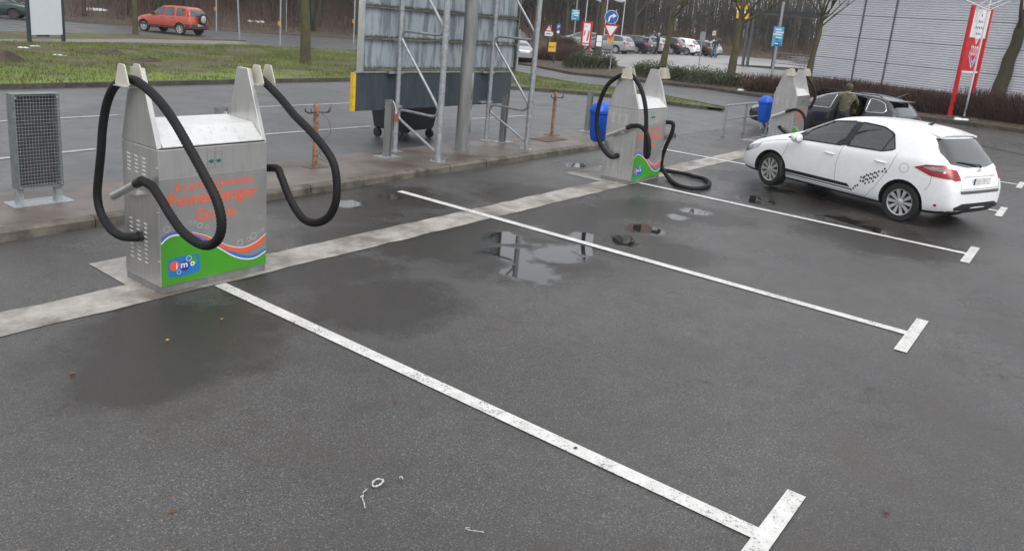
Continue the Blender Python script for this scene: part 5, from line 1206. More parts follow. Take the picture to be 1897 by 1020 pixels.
def tree_parts(seed, H, r0, fork, lean=(0, 0), spread=.55, levels=3, first=.45, nb=6, trunk_wob=.12):
    rn = random.Random(seed); tr = MB(); cr = MB()
    P = [Vector((0, 0, -.1))]; k = 9
    for i in range(1, k+1):
        f = i/k; P.append(Vector((lean[0]*f*H+rn.uniform(-1, 1)*trunk_wob*f, lean[1]*f*H+rn.uniform(-1, 1)*trunk_wob*f, H*f*fork)))
    P = catmull(P, 3); n = len(P); rad = [r0*(1.28 if i == 0 else 1.1 if i == 1 else 1)*(1-.62*i/n) for i in range(n)]
    tr.tube(P, rad, 9)
    def branch(p, d, L, r, lev):
        q = [p]; dd = d.copy(); m = 4
        for i in range(m):
            dd = (dd+Vector((rn.uniform(-.22, .22), rn.uniform(-.22, .22), rn.uniform(-.08, .2)))).normalized(); q.append(q[-1]+dd*L/m)
        cr.tube(q, [r*(1-.8*i/m) for i in range(m+1)], 5 if lev == 0 else 3, caps=False)
        if lev+1 < levels:
            for i in range(rn.choice((3, 4, 5))):
                j = rn.randint(1, m); a = rn.uniform(0, 6.28); e = (dd*rn.uniform(.5, 1)+Vector((math.cos(a), math.sin(a), rn.uniform(-.1, .7)))*spread).normalized()
                branch(q[j], e, L*rn.uniform(.45, .7), r*(1-.75*j/m)*.7+.003, lev+1)
    for i in range(nb):
        j = int(n*(first+(1-first)*i/nb)); j = min(n-1, j); a = rn.uniform(0, 6.28)
        branch(P[j], Vector((math.cos(a), math.sin(a), rn.uniform(.5, 1.3))).normalized(), H*rn.uniform(.25, .42), rad[j]*.55, 0)
    for i in range(3):
        a = i*2.1+rn.uniform(-.3, .3); branch(P[-1], Vector((math.cos(a)*.5, math.sin(a)*.5, 1)).normalized(), H*(1-fork)*.9+.8, rad[-1]*.8, 0)
    return tr, cr
def make_tree(name, loc, label, seed, H, r0, fork=.7, bark=None, cat='tree', group=None, **k):
    r = empty(name, loc, 0, label, cat, group); tr, cr = tree_parts(seed, H, r0, fork, **k)
    tr.build('trunk', bark or M_BARK, r, smooth=True); cr.build('crown', bark or M_TWIG, r, smooth=True, fix=False); return r
def gtree(u, v, H, r0, label, seed, **k):
    P = gp(u, v); return make_tree('bare_tree', (P.x, P.y, P.z+.05), label, seed, H, r0, **k)
gtree(566, 125, 9, .23, 'mossy bare tree on the grass verge left of the billboard', 11, bark=M_BARKM, first=.5, trunk_wob=.05, lean=(-.01, .02))
gtree(251, 66, 7, .15, 'thin bare tree in front of the orange red off-roader', 12, bark=M_BARKM, first=.6, trunk_wob=.04)
gtree(1106, 104, 10, .30, 'stout bare tree beside the red framed poster', 13, first=.5, lean=(.0, -.015), trunk_wob=.06)
gtree(1226, 131, 9, .21, 'bare tree between the far parked cars and the hedge', 14, bark=M_BARKM, lean=(.02, -.035), fork=.5, first=.62, trunk_wob=.08)
gtree(1353, 141, 8, .24, 'bare tree left of the trolley shelter', 15, bark=M_BARKM, lean=(.0, -.01), fork=.5, first=.65, trunk_wob=.08)
t_ = gtree(1488, 166, 6.2, .15, 'leaning bare tree with yellowish branches by the shop corner', 16, bark=M_BARKM, lean=(.035, -.048), fork=.52, first=.85, spread=.4, trunk_wob=.05)
gtree(1845, 187, 9, .32, 'crooked thick bare tree at the right edge before the shop', 17, lean=(-.0, -.05), fork=.6, first=.48, trunk_wob=.16)
# woodland beyond the street and the far car park
EDGE = [Vector(q) for q in ((-70, 78, 0), (-20, 66, 0), (17, 57.5, 0), (24, 53, 0), (38, 48.5, 0), (50, 46, 0), (64, 43.5, 0), (80, 41, 0), (96, 36, 0), (108, 22, 0), (112, 0, 0), (112, -30, 0))]
ep = resample(catmull(EDGE, 6), 2.0); en = []
for i in range(len(ep)):
    t = (ep[min(i+1, len(ep)-1)]-ep[max(i-1, 0)]).normalized(); en.append(Vector((-t.y, t.x, 0)))
def bankz(d): return .1+ (0 if d < 1.5 else min(2.4, (d-1.5)*.13))
ds = [0, .8, 1.5, 3, 5, 8, 12, 18, 26, 40, 70]
vs = []; fs = []
for i, (p, n_) in enumerate(zip(ep, en)):
    for d in ds:
        q = p+n_*d; vs.append((q.x, q.y, zt(q.x, q.y)+bankz(d)+(.35*mnoise.noise((q.x*.2, q.y*.2, 3)) if d > 2 else 0)-(.15 if d == 0 else 0)))
kd = len(ds)
for i in range(len(ep)-1):
    for j in range(kd-1): fs.append((i*kd+j, (i+1)*kd+j, (i+1)*kd+j+1, i*kd+j+1))
o = MB().add(vs, fs).build('woodland_floor', M_LIT, smooth=True); S(o)
rn = random.Random(5)
protos = []
WL = 'bare woodland tree among many beyond the street and car park'; WG = 'woodland trees'
for i in range(6):
    tr, cr = tree_parts(100+i, rn.uniform(10, 14), rn.uniform(.14, .25), .75, (rn.uniform(-.03, .03), rn.uniform(-.03, .03)), .5, 3, .30, 7, .2)
    protos.append((tr.mesh('trunk'), cr.mesh('crown', False)))
for a, b in protos: shade(a); shade(b)
def wood_at(d, i):
    q = ep[i]+en[i]*d; return Vector((q.x, q.y, zt(q.x, q.y)+bankz(d)+.35*mnoise.noise((q.x*.2, q.y*.2, 3))-.05))
cnt = 0
iv = mat('ivy_green', (.012, .022, .012), .7)
for k in range(150):
    i = rn.randint(20, len(ep)-12); d = rn.choice((2.5, 4, 6, 8, 11, 15, 20, 27, 34))+rn.uniform(-1, 1)
    q = wood_at(d, i); u, v = proj(q)
    if not -250 < u < 2150: continue
    r = empty('woodland_tree', q, rn.uniform(0, 6.28), WL, 'tree', WG); s = rn.uniform(.75, 1.25); r.scale = (s, s, s*rn.uniform(.9, 1.1))
    a, b = protos[rn.randint(0, 5)]
    link('trunk', a, M_BARKW, r); link('crown', b, M_TWIG, r)
for u, lab in ((281, 'ivy covered dark trunk beyond the off-roader'), (352, 'ivy covered dark trunk right of the off-roader'), (588, 'ivy covered dark trunk behind the mossy verge tree')):
    best = min(range(len(ep)), key=lambda i: abs(proj(wood_at(3, i))[0]-u)); q = wood_at(3, best)
    r = empty('woodland_tree', q, rn.uniform(0, 6), lab, 'tree'); a = MB().tube([(0, 0, -.2), (.05, 0, 1.5), (.12, .05, 4), (.1, .1, 9)], [.3, .26, .24, .1], 10).build('trunk', M_IVY, r, smooth=True); link('crown', protos[1][1], M_TWIG, r)
# undergrowth: thin upright shoots
def shoots(name, spots, m, rmin=.004, rmax=.010):
    vs = []; fs = []
    for (x, y, z, h, lx, ly) in spots:
        r = rn.uniform(rmin, rmax); o_ = len(vs); a0 = rn.uniform(0, 2)
        for f, rr in ((0, 1), (.55, .7), (1, .25)):
            bend = f*f
            for j in range(3): a = a0+2.094*j; vs.append((x+lx*bend*h+math.cos(a)*r*rr, y+ly*bend*h+math.sin(a)*r*rr, z+h*f))
        for k in (0, 3):
            for j in range(3): fs.append((o_+k+j, o_+k+(j+1) % 3, o_+k+3+(j+1) % 3, o_+k+3+j))
    return MB().add(vs, fs).build(name, m, fix=False)
sp_ = []
while len(sp_) < 16000:
    i = rn.randint(12, len(ep)-12); d = rn.uniform(1.6, 24)**1.0; q = ep[i]+en[i]*d+Vector((rn.uniform(-1, 1), rn.uniform(-1, 1), 0)); u, v = proj(Vector((q.x, q.y, 1)))
    if not -150 < u < 2050: continue
    sp_.append((q.x, q.y, zt(q.x, q.y)+bankz(d)-.1, rn.uniform(.6, 3.2), rn.uniform(-.35, .35), rn.uniform(-.35, .35)))
o = shoots('undergrowth', sp_, mat('undergrowth_twigs', (.085, .050, .036), .9, var=.4, scale=.6, world=True), .010, .028); tag(o, 'tangle of bare brown shoots under the woodland trees', 'undergrowth', kind='stuff')
# distant wood: bare stems packed behind the nearest trees
vs = []; fs = []
def stick(a, b, r0, r1):
    d = (b-a).normalized(); u_ = d.cross(Vector((.3, .9, .1))).normalized(); w_ = d.cross(u_); o_ = len(vs)
    for c, r in ((a, r0), (b, r1)):
        for j in range(3): an = 2.094*j; vs.append(tuple(c+(u_*math.cos(an)+w_*math.sin(an))*r))
    for j in range(3): fs.append((o_+j, o_+(j+1) % 3, o_+3+(j+1) % 3, o_+3+j))
n_ = 0
while n_ < 4600:
    i = rn.randint(25, len(ep)-8); d = rn.uniform(9, 62); q = ep[i]+en[i]*d; u, v = proj(Vector((q.x, q.y, 1)))
    if not -60 < u < 1990: continue
    n_ += 1; z = zt(q.x, q.y)+bankz(d)-.3; H = rn.uniform(5, 14); a = Vector((q.x, q.y, z)); b = a+Vector((rn.uniform(-.08, .08)*H, rn.uniform(-.08, .08)*H, H)); r = rn.uniform(.04, .17); stick(a, b, r, r*.3)
    for k in range(13):
        f = rn.uniform(.12, .95); c = a.lerp(b, f); an = rn.uniform(0, 6.28); L = rn.uniform(.8, 2.8)*(1.2-f*.6); e = c+Vector((math.cos(an), math.sin(an), rn.uniform(.1, 1.1)))*L; stick(c, e, r*.35*(1-f*.5)+.008, .006)
        e2 = c.lerp(e, .5); an += rn.uniform(-1, 1); stick(e2, e2+Vector((math.cos(an), math.sin(an), rn.uniform(0, 1)))*L*.6, .012, .005)
o = MB().add(vs, fs).build('distant_wood', M_BARKW, fix=False); tag(o, 'dense far-off bare wood behind the nearest woodland trees', 'wood', kind='stuff')
# grass blades on the verge
gpoly = [V2(p) for p in GK]+[V2(p) for p in GT]+[V2(gp(760, 103)), V2(gp(480, 87.5)), V2(gp(0, 82))]
xs_ = [p[0] for p in gpoly]; ys_ = [p[1] for p in gpoly]; vs = []; fs = []
gv.data.calc_loop_triangles() if hasattr(gv.data, 'calc_loop_triangles') else None
gtree_ = BVHTree.FromPolygons([v.co.copy() for v in gv.data.vertices], [tuple(p.vertices) for p in gv.data.polygons])
cnt = 0; tries = 0
while cnt < 42000 and tries < 400000:
    tries += 1; x = rn.uniform(min(xs_), max(xs_)); y = rn.uniform(min(ys_), max(ys_))
    if not inpoly(x, y, gpoly): continue
    w = mnoise.noise((x*.42, y*.42, 7))
    if w > .12 and rn.random() < .85: continue
    hgt = gtree_.ray_cast(Vector((x, y, 3)), Vector((0, 0, -1)))
    if hgt[0] is None: continue
    z = hgt[0].z; a = rn.uniform(0, 6.28); h = rn.uniform(.04, .11); wd_ = rn.uniform(.008, .016); lx, ly = rn.uniform(-.06, .06), rn.uniform(-.06, .06); o_ = len(vs)
    vs += [(x-math.cos(a)*wd_, y-math.sin(a)*wd_, z-.01), (x+math.cos(a)*wd_, y+math.sin(a)*wd_, z-.01), (x+lx, y+ly, z+h)]; fs.append((o_, o_+1, o_+2)); cnt += 1
o = MB().add(vs, fs).build('grass', mat('grass_blades', (.08, .11, .02), .8, var=.4, scale=.7, col2=(.17, .22, .042), world=True), fix=False); tag(o, 'short green winter grass on the verge', 'grass', kind='stuff')
# ------------------------------------------------------------------ shrubs and hedges
M_LEAF = mat('evergreen_leaf', (.030, .045, .015), .6, var=.4, scale=3, col2=(.075, .10, .03))
def shrub(pts, h, w, label, n=5200, mats=(M_LEAF,), name='evergreen_shrub', stems=260, leaf=.05):
    P = [gp(u, v) for u, v in pts]; b = sum(P, Vector())/len(P); b.z = zt(b.x, b.y)+.1
    r = empty(name, b, 0, label, 'shrub'); rn2 = random.Random(len(label)); line = resample([Vector((p.x, p.y, 0)) for p in P], .25)
    if len(line) < 2: line = [Vector((p.x, p.y, 0)) for p in P]
    vs = []; fs = []; L = len(line)
    for i in range(n):
        c = line[rn2.randint(0, L-1)]; f = line.index(c)/max(1, L-1); taper = min(1, .45+2.2*min(f, 1-f)); th = rn2.uniform(0, 6.28); ph = math.acos(rn2.uniform(0, 1)); rr = rn2.uniform(.60, 1.06)*(1+.22*mnoise.noise((c.x*1.1, c.y*1.1, th)))
        p = Vector((c.x+math.cos(th)*math.sin(ph)*w*rr*taper, c.y+math.sin(th)*math.sin(ph)*w*rr*taper, max(.03, math.cos(ph)*h*rr*(.5+.5*taper)+.05))); p.z += zt(p.x, p.y)+.1
        d = Vector((math.cos(th)*math.sin(ph)+rn2.uniform(-.7, .7), math.sin(th)*math.sin(ph)+rn2.uniform(-.7, .7), math.cos(ph)+rn2.uniform(-.3, .8))).normalized(); s_ = d.cross(Vector((rn2.uniform(-1, 1), rn2.uniform(-1, 1), .3))).normalized(); lf_ = leaf*rn2.uniform(.6, 1.4); o_ = len(vs)
        p -= b; vs += [p, p+d*lf_*.5+s_*lf_*.35, p+d*lf_*1.3, p+d*lf_*.5-s_*lf_*.35]; fs.append((o_, o_+1, o_+2, o_+3))
    MB().add(vs, fs).build('foliage', mats[0], r, fix=False)
    k = MB()
    for i in range(stems):
        c = line[rn2.randint(0, L-1)]; a = rn2.uniform(0, 6.28); e = rn2.uniform(.2, .9)*w; q = Vector((c.x, c.y, zt(c.x, c.y)+.06))-b
        k.tube([q, q+Vector((math.cos(a)*e*.4, math.sin(a)*e*.4, h*.5)), q+Vector((math.cos(a)*e, math.sin(a)*e, h*rn2.uniform(.6, .95)))], [.012, .008, .004], 3, caps=False)
    k.build('stems', M_TWIG, r, fix=False)
shrub([(1050, 128), (1090, 129), (1135, 130)], .85, .75, 'rounded evergreen shrub below the give way sign', 6000)
shrub([(1180, 143), (1215, 148), (1255, 153)], .75, .65, 'low evergreen shrub at the foot of the leaning bare tree', 5000)
shrub([(1255, 152), (1300, 158), (1345, 163), (1378, 166)], .70, .75, 'long ragged evergreen hedge behind the second vacuum machine', 6500)
M_BTW = mat('red_brown_twigs', (.075, .042, .032), .9, var=.4)
def twig_hedge(pts, h, w, label, n=2600, m=None):
    P = [gp(u, v) for u, v in pts]; b = sum(P, Vector())/len(P); b.z = zt(b.x, b.y)+.1; r = empty('bare_hedge', b, 0, label, 'hedge'); line = resample([Vector((p.x, p.y, 0)) for p in P], .2); rn2 = random.Random(len(label)+3); k = MB()
    for i in range(n):
        c = line[rn2.randint(0, len(line)-1)]; a = rn2.uniform(0, 6.28); e = rn2.uniform(0, w); q = Vector((c.x+math.cos(a)*e*.6, c.y+math.sin(a)*e*.6, 0)); q.z = zt(q.x, q.y)+.08; q -= b; hh_ = h*rn2.uniform(.45, 1.1)
        d = Vector((math.cos(a)*e*.6+rn2.uniform(-.25, .25), math.sin(a)*e*.6+rn2.uniform(-.25, .25), hh_)); k.tube([q, q+d*.5+Vector((rn2.uniform(-.08, .08), rn2.uniform(-.08, .08), .05)), q+d], [.011, .008, .003], 3, caps=False)
    k.build('twigs', m or M_BTW, r, fix=False)
twig_hedge([(1000, 112), (1040, 116), (1065, 108)], .95, .9, 'bare reddish hedge behind the yellow board', 2600)
twig_hedge([(1030, 92), (1058, 95)], 1.1, 1.0, 'bare reddish hedge left of the red framed poster', 1800)
twig_hedge([(1390, 172), (1440, 176), (1500, 182)], .75, .6, 'low bare hedge behind the farthest vacuum machine', 1800)
twig_hedge([(1515, 178), (1580, 186), (1650, 198)], .75, .6, 'bare brown hedge along the shop behind the dark estate car', 2600)
twig_hedge([(1665, 204), (1720, 212), (1765, 216)], .80, .6, 'bare brown hedge left of the red sign foot', 2000)
twig_hedge([(1790, 217), (1840, 225), (1900, 234), (1960, 240)], .95, .7, 'bare brown hedge below the crooked tree at right', 2800)
# pile of chopped wood chips / pale leaves
# ------------------------------------------------------------------ signs and posts
M_SRED = mat('sign_red', (.52, .012, .02), .4); M_SWHITE = mat('sign_white', (.72, .73, .74), .4); M_SBLUE = mat('sign_blue', (.008, .11, .40), .4); M_SYEL = mat('sign_yellow', (.72, .42, .01), .4); M_SBACK = mat('sign_back', (.3, .3, .31), .5, .4); M_CYAN = mat('sign_cyan', (.08, .36, .55), .4); M_SORA = mat('sign_amber', (.65, .28, .02), .4)
def billm(P):                            # matrix of a vertical plate that faces the road: x right, y up, z towards the viewer
    d = Vector((CAM.x-P.x, CAM.y-P.y, 0)).normalized(); x = Vector((-d.y, d.x, 0)); return x, d
def plate(r, P, cx, cz, poly, m, dep=0, th=.004, turn=0, name='sign_plate'):
    x, d = billm(P); M = Matrix.Rotation(R_(turn), 3, 'Z'); x = M @ x; d = M @ d
    return MB().prism(poly, lambda a, b, h: x*(cx+a)+d*(.045+dep+h)+Vector((0, 0, cz+b)), 0, th).build(name, m, r)
def rect(w, h): return [(-w/2, -h/2), (w/2, -h/2), (w/2, h/2), (-w/2, h/2)]
def circle(r, n=24): return [(r*math.cos(2*math.pi*i/n), r*math.sin(2*math.pi*i/n)) for i in range(n)]
def sign_root(name, u, v, label, top_v=None, H=None, r=.03, m=None, cat='sign', group=None):
    P = gp(u, v); P.z = zt(P.x, P.y)+.05; R0 = empty(name, P, 0, label, cat, group); h = H or up_h(P, top_v)
    MB().cyl((0, 0, -.05), (0, 0, h), r, n=8).build('pole', m or M_GALV, R0, smooth=40); return R0, P, h
def rel(P, u, v):                        # offsets of pixel u, v in the upright plane through P facing the viewer
    x, d = billm(P); q = ray(u, v); t = (P-CAM).dot(d)/q.dot(d); w = CAM+q*t-P; return w.dot(x), w.z
def stxt(r, P, body, cx, cz, w, m, dep, turn=0, h=None):
    x, d = billm(P); M3_ = Matrix.Rotation(R_(turn), 3, 'Z'); x = M3_ @ x; d = M3_ @ d
    o0 = x*cx+d*(.045+dep)+Vector((0, 0, cz)); M = Matrix(((x.x, 0, d.x, o0.x), (x.y, 0, d.y, o0.y), (0, 1, d.z, o0.z), (0, 0, 0, 1)))
    return text('lettering', body, m, r, M, width=w, height=h, font_off=.01)
# give way sign with blue arrow
R0, P, h = sign_root('give_way_sign', 1129, 135, 'give way triangle below a round blue arrow sign', 18)
cx, cz = rel(P, 1132, 55); 
plate(R0, P, cx, cz, [(-.45, .26), (.45, .26), (0, -.52)], M_SRED); plate(R0, P, cx, cz, [(-.31, .18), (.31, .18), (0, -.36)], M_SWHITE, .005)
cx2, cz2 = rel(P, 1133, 32); plate(R0, P, cx2, cz2, circle(.36), M_SWHITE); plate(R0, P, cx2, cz2, circle(.335), M_SBLUE, .005)
plate(R0, P, cx2, cz2, [(-.16, -.24), (-.09, -.24), (-.06, -.05), (.02, .03), (.06, .03), (.06, -.06), (.27, .07), (.06, .20), (.06, .11), (0, .11), (-.11, .03), (-.15, -.08)], M_SWHITE, .010)
cx3, cz3 = rel(P, 1131, 74); plate(R0, P, cx3, cz3, [(a*.17, b*.17) for a, b in circle(1.1, 8)], M_SORA)
# warning triangle with arrow board
R0, P, h = sign_root('warning_sign', 1017, 92, 'red warning triangle above a white arrow board', 46)
cx, cz = rel(P, 1017, 53); plate(R0, P, cx, cz, [(-.32, -.24), (.32, -.24), (0, .36)], M_SRED); plate(R0, P, cx, cz, [(-.20, -.17), (.20, -.17), (0, .22)], M_SWHITE, .005); plate(R0, P, cx, cz-.02, rect(.04, .2), M_BLACK, .010)
cx, cz = rel(P, 1017, 63); plate(R0, P, cx, cz, [(-.36, -.19), (.28, -.19), (.38, 0), (.28, .19), (-.36, .19)], M_SWHITE, .002); plate(R0, P, cx-.05, cz, rect(.46, .06), M_BLACK, .008)
# parking sign
R0, P, h = sign_root('parking_sign', 1032, 84, 'blue parking sign with small white plate', 43)
cx, cz = rel(P, 1035, 50); plate(R0, P, cx, cz, rect(.40, .58), M_SBLUE); stxt(R0, P, 'P', cx-.09, cz-.17, .20, M_SWHITE, .006); cx, cz = rel(P, 1034, 59.5); plate(R0, P, cx, cz, rect(.28, .26), M_SWHITE)
# blue and white info board
def info(u, v, uc, vc, w, hgt, lab, tv, turn=0):
    R0, P, h = sign_root('info_sign', u, v, lab, tv, None, .07); cx, cz = rel(P, uc, vc); plate(R0, P, cx, cz, rect(w, hgt), M_CYAN, .03, turn=turn)
    for i, (f, ww, mm) in enumerate(((.36, .62, M_SWHITE), (.22, .8, M_SWHITE), (.10, .9, M_SWHITE), (-.05, .55, M_SWHITE), (-.16, .3, M_SBLUE), (-.30, .6, M_SBLUE), (-.36, .35, M_SWHITE), (-.44, .7, M_NAVY))): plate(R0, P, cx+(.1*w if i % 2 else -.04*w), cz+f*hgt, rect(ww*w*.95, hgt*.075), mm, .036, .002, turn, 'printed_band')
info(1061, 86, 1066, 28, .78, 1.05, 'blue and white information board on a grey pole before the wood', -40)
info(1428, 150, 1441, 68, .50, .95, 'blue and white information board by the trolley shelter', 4)
# yellow board near the hedge
R0, P, h = sign_root('yellow_board', 1025, 121, 'small yellow board with dark lettering before the reddish hedge', 94, None, .04, M_DARKM)
cx, cz = rel(P, 1021.5, 87); x_, d_ = billm(P); plate(R0, P, cx, cz, rect(.66, .62), M_DARKM, 0, .02, 25, 'board_frame'); plate(R0, P, cx, cz, rect(.48, .56), M_SYEL, .022, .003, 25); stxt(R0, P, 'MARKT', cx-.21, cz-.06, .42, M_NAVY, .028, 25, .13)
# red framed poster
Pq = gp(1082, 98); Pq.z = zt(Pq.x, Pq.y)+.05; R0 = empty('poster_stand', Pq, 0, 'tall red framed poster stand beside the stout tree', 'poster stand'); hgt = up_h(Pq, 40)
for sx in (-1, 1): plate(R0, Pq, sx*.36, hgt/2, rect(.13, hgt), M_SRED, 0, .12, 20, 'frame_post')
plate(R0, Pq, 0, hgt-.06, rect(.58, .12), M_SRED, .005, .1, 20, 'frame_top'); plate(R0, Pq, 0, hgt*.58, rect(.58, hgt*.72), M_SWHITE, .05, .02, 20, 'poster'); plate(R0, Pq, -.1, hgt*.84, rect(.26, .05), M_CYAN, .072, .002, 20, 'printed_band')
plate(R0, Pq, .12, hgt*.55, [(-.10, -.45), (.02, -.45), (.10, -.1), (.12, .38), (.03, .42), (-.02, .05)], mat('poster_red', (.45, .08, .07), .5), .072, .002, 20, 'printed_figure'); plate(R0, Pq, -.14, hgt*.62, [(-.08, -.2), (.0, -.22), (.06, .2), (-.06, .22)], MATS['poster_red'], .072, .002, 20, 'printed_figure'); plate(R0, Pq, 0, hgt*.29, rect(.58, .1), MATS['poster_red'], .072, .002, 20, 'printed_band')
# white sheet on the stout tree
T0 = gp(1106, 104); R0 = empty('notice_board', (T0.x, T0.y, T0.z+.05), 0, 'white notice sheets fixed to the stout bare tree', 'notice'); cx, cz = rel(Vector((T0.x, T0.y, T0.z+.05)), 1110, 76)
plate(R0, Vector((T0.x, T0.y, 0)), cx, cz, rect(.40, .80), M_SWHITE, .28, .01)
plate(R0, Vector((T0.x, T0.y, 0)), cx, cz-.06, rect(.40, .05), mat('sheet_grey', (.3, .3, .32), .5), .291, .002, 0, 'printed_band'); MB().bar((0, 0, cz), tuple(billm(T0)[1]*.33+billm(T0)[0]*cx+Vector((0, 0, cz))), .03, .03).build('strap', M_DARKM, R0)
# yellow direction signs and small yellow sign
R0, P, h = sign_root('direction_sign', 1383, 118, 'stacked yellow direction boards behind the bare tree by the shelter', -30, None, .06)
for vv, mm in ((-6, M_SYEL), (13, M_SYEL), (29, M_SYEL)):
    cx, cz = rel(P, 1376, vv); plate(R0, P, cx, cz, rect(.95, .50), mm, .04); plate(R0, P, cx-.1, cz+.1, rect(.5, .07), M_BLACK, .046, .002, 0, 'printed_band')
cx, cz = rel(P, 1375, 22); plate(R0, P, cx, cz, rect(.8, .16), M_SWHITE, .05)
R0, P, h = sign_root('stop_sign', 1322, 100, 'small yellow and white sign above the person in blue jeans', 55)
cx, cz = rel(P, 1323, 62); plate(R0, P, cx, cz, rect(.42, .62), M_SWHITE); plate(R0, P, cx, cz+.08, circle(.15), M_SYEL, .005)
# light poles and flag poles
M_PALE = mat('pale_pole', (.62, .64, .65), .4, .2)
for u, v, rr, lab in ((1079, 92, .045, 'white flagpole behind the red framed poster'), (1116, 92, .045, 'white flagpole left of the give way sign'), (1148, 92, .045, 'white flagpole right of the give way sign'), (1264, 92, .06, 'pale pole behind the white parked hatchback'), (1274, 93, .06, 'pale pole right of its twin behind the white hatchback')):
    P = gp(u, v); P.z += .05; k = empty('flagpole', P, 0, lab, 'pole'); MB().tube([(0, 0, 0), (0, 0, 8)], [rr, rr*.7], 10).build('shaft', M_PALE, k, smooth=40)
    if 'give way' in lab:
        x, d = billm(P); cz = rel(P, u, 3)[1]; mb = MB(); vs = []; fs = []
        for i in range(9):
            for j in range(7): a = -.05-1.1*i/8; w = .09*math.sin(i*.9+j*.3); q = x*a+d*w+Vector((0, 0, cz+1.6*j/6-.10*math.sin(i*.5))); vs.append(q)
        for i in range(8):
            for j in range(6): fs.append((i*7+j, i*7+j+1, (i+1)*7+j+1, (i+1)*7+j))
        f = MB().add(vs, fs).build('flag', M_SWHITE, k, smooth=True); f.modifiers.new('s', 'SOLIDIFY').thickness = .004
for u, v, rr, lab, tv in ((1370*0+1293, 131, .035, 'thin grey post in front of the black hatchback', 58),):
    R0, P, h = sign_root('steel_post', u, v, lab, tv, None, rr, None, 'post'); plate(R0, P, 0, h-.3, rect(.3, .5), M_SBACK, 0)
# delineator posts along the far street
for i, (u, v, tv, lean, lab) in enumerate(((401, 59, -20, 0, 'thin grey post behind the off-roader'), (444, 76, -20, -.06, 'slightly leaning grey post at the end of the footpath'), (519, 86, -20, 0, 'grey post with orange lamp left of the mossy tree'), (530, 62, -20, 0, 'thin pale post behind the post with orange lamp'), (655, 82, -20, 0, 'grey post just left of the billboard'), (957, 128, 55, 0, 'short grey post behind the billboard truss'))):
    P = gp(u, v); P.z = zt(P.x, P.y)+.02; h = 3.2 if tv < 0 else up_h(P, tv); k = empty('street_post', P, 0, lab, 'post', 'posts along the far street'); MB().tube([(0, 0, 0), (lean*3, 0, h)], .05 if i != 3 else .03, 10).build('pole', M_GALV, k, smooth=40)
    if i in (0, 2, 4): x, d = billm(P); cz = rel(P, u, v-42)[1]; MB().obox(Matrix.Translation(x*-.08+Vector((0, 0, cz))), .12, .1, .24).build('lamp', M_SORA if i else M_AMBER, k, bev=.02)
# white billboard at upper left
Pa = gp(55, 83); Pb = gp(118, 81.5); k = empty('sign_board', ((Pa.x+Pb.x)/2, (Pa.y+Pb.y)/2, .10), math.atan2(Pb.y-Pa.y, Pb.x-Pa.x), 'large blank white board on two dark posts on the verge', 'sign board'); L = (Pb-Pa).length/2
for s in (-1, 1): MB().box(s*L-.06, s*L+.06, -.06, .06, 0, 3.6).build('post', mat('dark_teal_post', (.02, .035, .04), .5), k, bev=.008)
zb = up_h(Vector((Pa.x, Pa.y, .1)), 65); MB().box(-L+.062, L-.062, -.03, .03, zb, 3.5).build('panel', mat('blank_panel', (.60, .63, .68), .5, var=.03), k)
MB().box(-L*.55, L*.15, -.02, .02, zb-.08, zb-.002).build('bracket', M_DARKM, k)
# red shop sign with chequered emblem
Pa = gp(1758, 219); x, d = billm(Pa); Pa.z = zt(Pa.x, Pa.y)+.08
k = empty('shop_sign', Pa, 0, 'tall red and white sign with blue chequered emblem on red posts', 'sign'); H = up_h(Pa, 10)
Pc = Pa.copy(); 
Pd = gp(1803, 190); Pd.z = zt(Pd.x, Pd.y)+.08; ax = Vector((Pd.x-Pa.x, Pd.y-Pa.y, 0)); 
wS = 1.35; best = None
for a in range(-90, 91, 3):               # turn of the sign so that its far post meets the far post in view
    e = Vector((math.cos(R_(a)), math.sin(R_(a)), 0))*wS; u_, v_ = proj(Pa+e+Vector((0, 0, H-.25))); sc = abs(u_-1836)+abs(v_-33)
    if best is None or sc < best[0]: best = (sc, a)
ra = R_(best[1]); k.rotation_euler = (0, 0, ra); ff_ = Vector((math.sin(ra), -math.cos(ra), 0)); fsn = -1 if ff_.dot(CAM-Pa) > 0 else 1
for xx in (0, wS): MB().box(xx-.06, xx+.06, -.06, .06, -.1, H).build('post', M_SRED, k, bev=.008)
z0 = H*.42
MB().box(.062, wS-.062, -.03, .03, z0, H*.72).build('red_panel', M_SRED, k); MB().box(.062, wS-.062, -.028, .028, H*.722, H-.1).build('white_panel', M_SWHITE, k); MB().box(.062, wS-.062, -.04, .04, z0-.06, z0-.002).build('bottom_rail', M_SWHITE, k)
def SF(a, b, hgt=0): return Vector((a, fsn*(.031+hgt), b))
emb = MB(); cxs = wS*.52; czs = H*.80
wd_ = MB().prism([(cxs, czs+.62), (cxs+.36, czs+.05), (cxs, czs-.55), (cxs-.36, czs+.05)], lambda a, b, h_: SF(a, b, h_), 0, .002).build('emblem', M_SWHITE, k)
for i in range(5):
    for j in range(5):
        if (i+j) % 2: continue
        u0 = (i-2)*.085; v0 = (j-2)*.085; c = ((u0-v0)*.75, (u0+v0)*1.25+.05); emb.prism([(cxs+c[0]+p*.040, czs+c[1]+q*.058) for p, q in ((1, 0), (0, 1), (-1, 0), (0, -1))], lambda a, b, h_: SF(a, b, h_), .002, .004)
emb.build('check_marks', M_NAVY, wd_)
Mt = Matrix(((1 if fsn < 0 else -1, 0, 0, cxs-.30 if fsn < 0 else cxs+.30), (0, 0, fsn, fsn*.034), (0, 1, 0, H*.56), (0, 0, 0, 1)))
text('lettering', 'toom', M_SWHITE, k, Mt, width=.60, height=.42, font_off=.0)
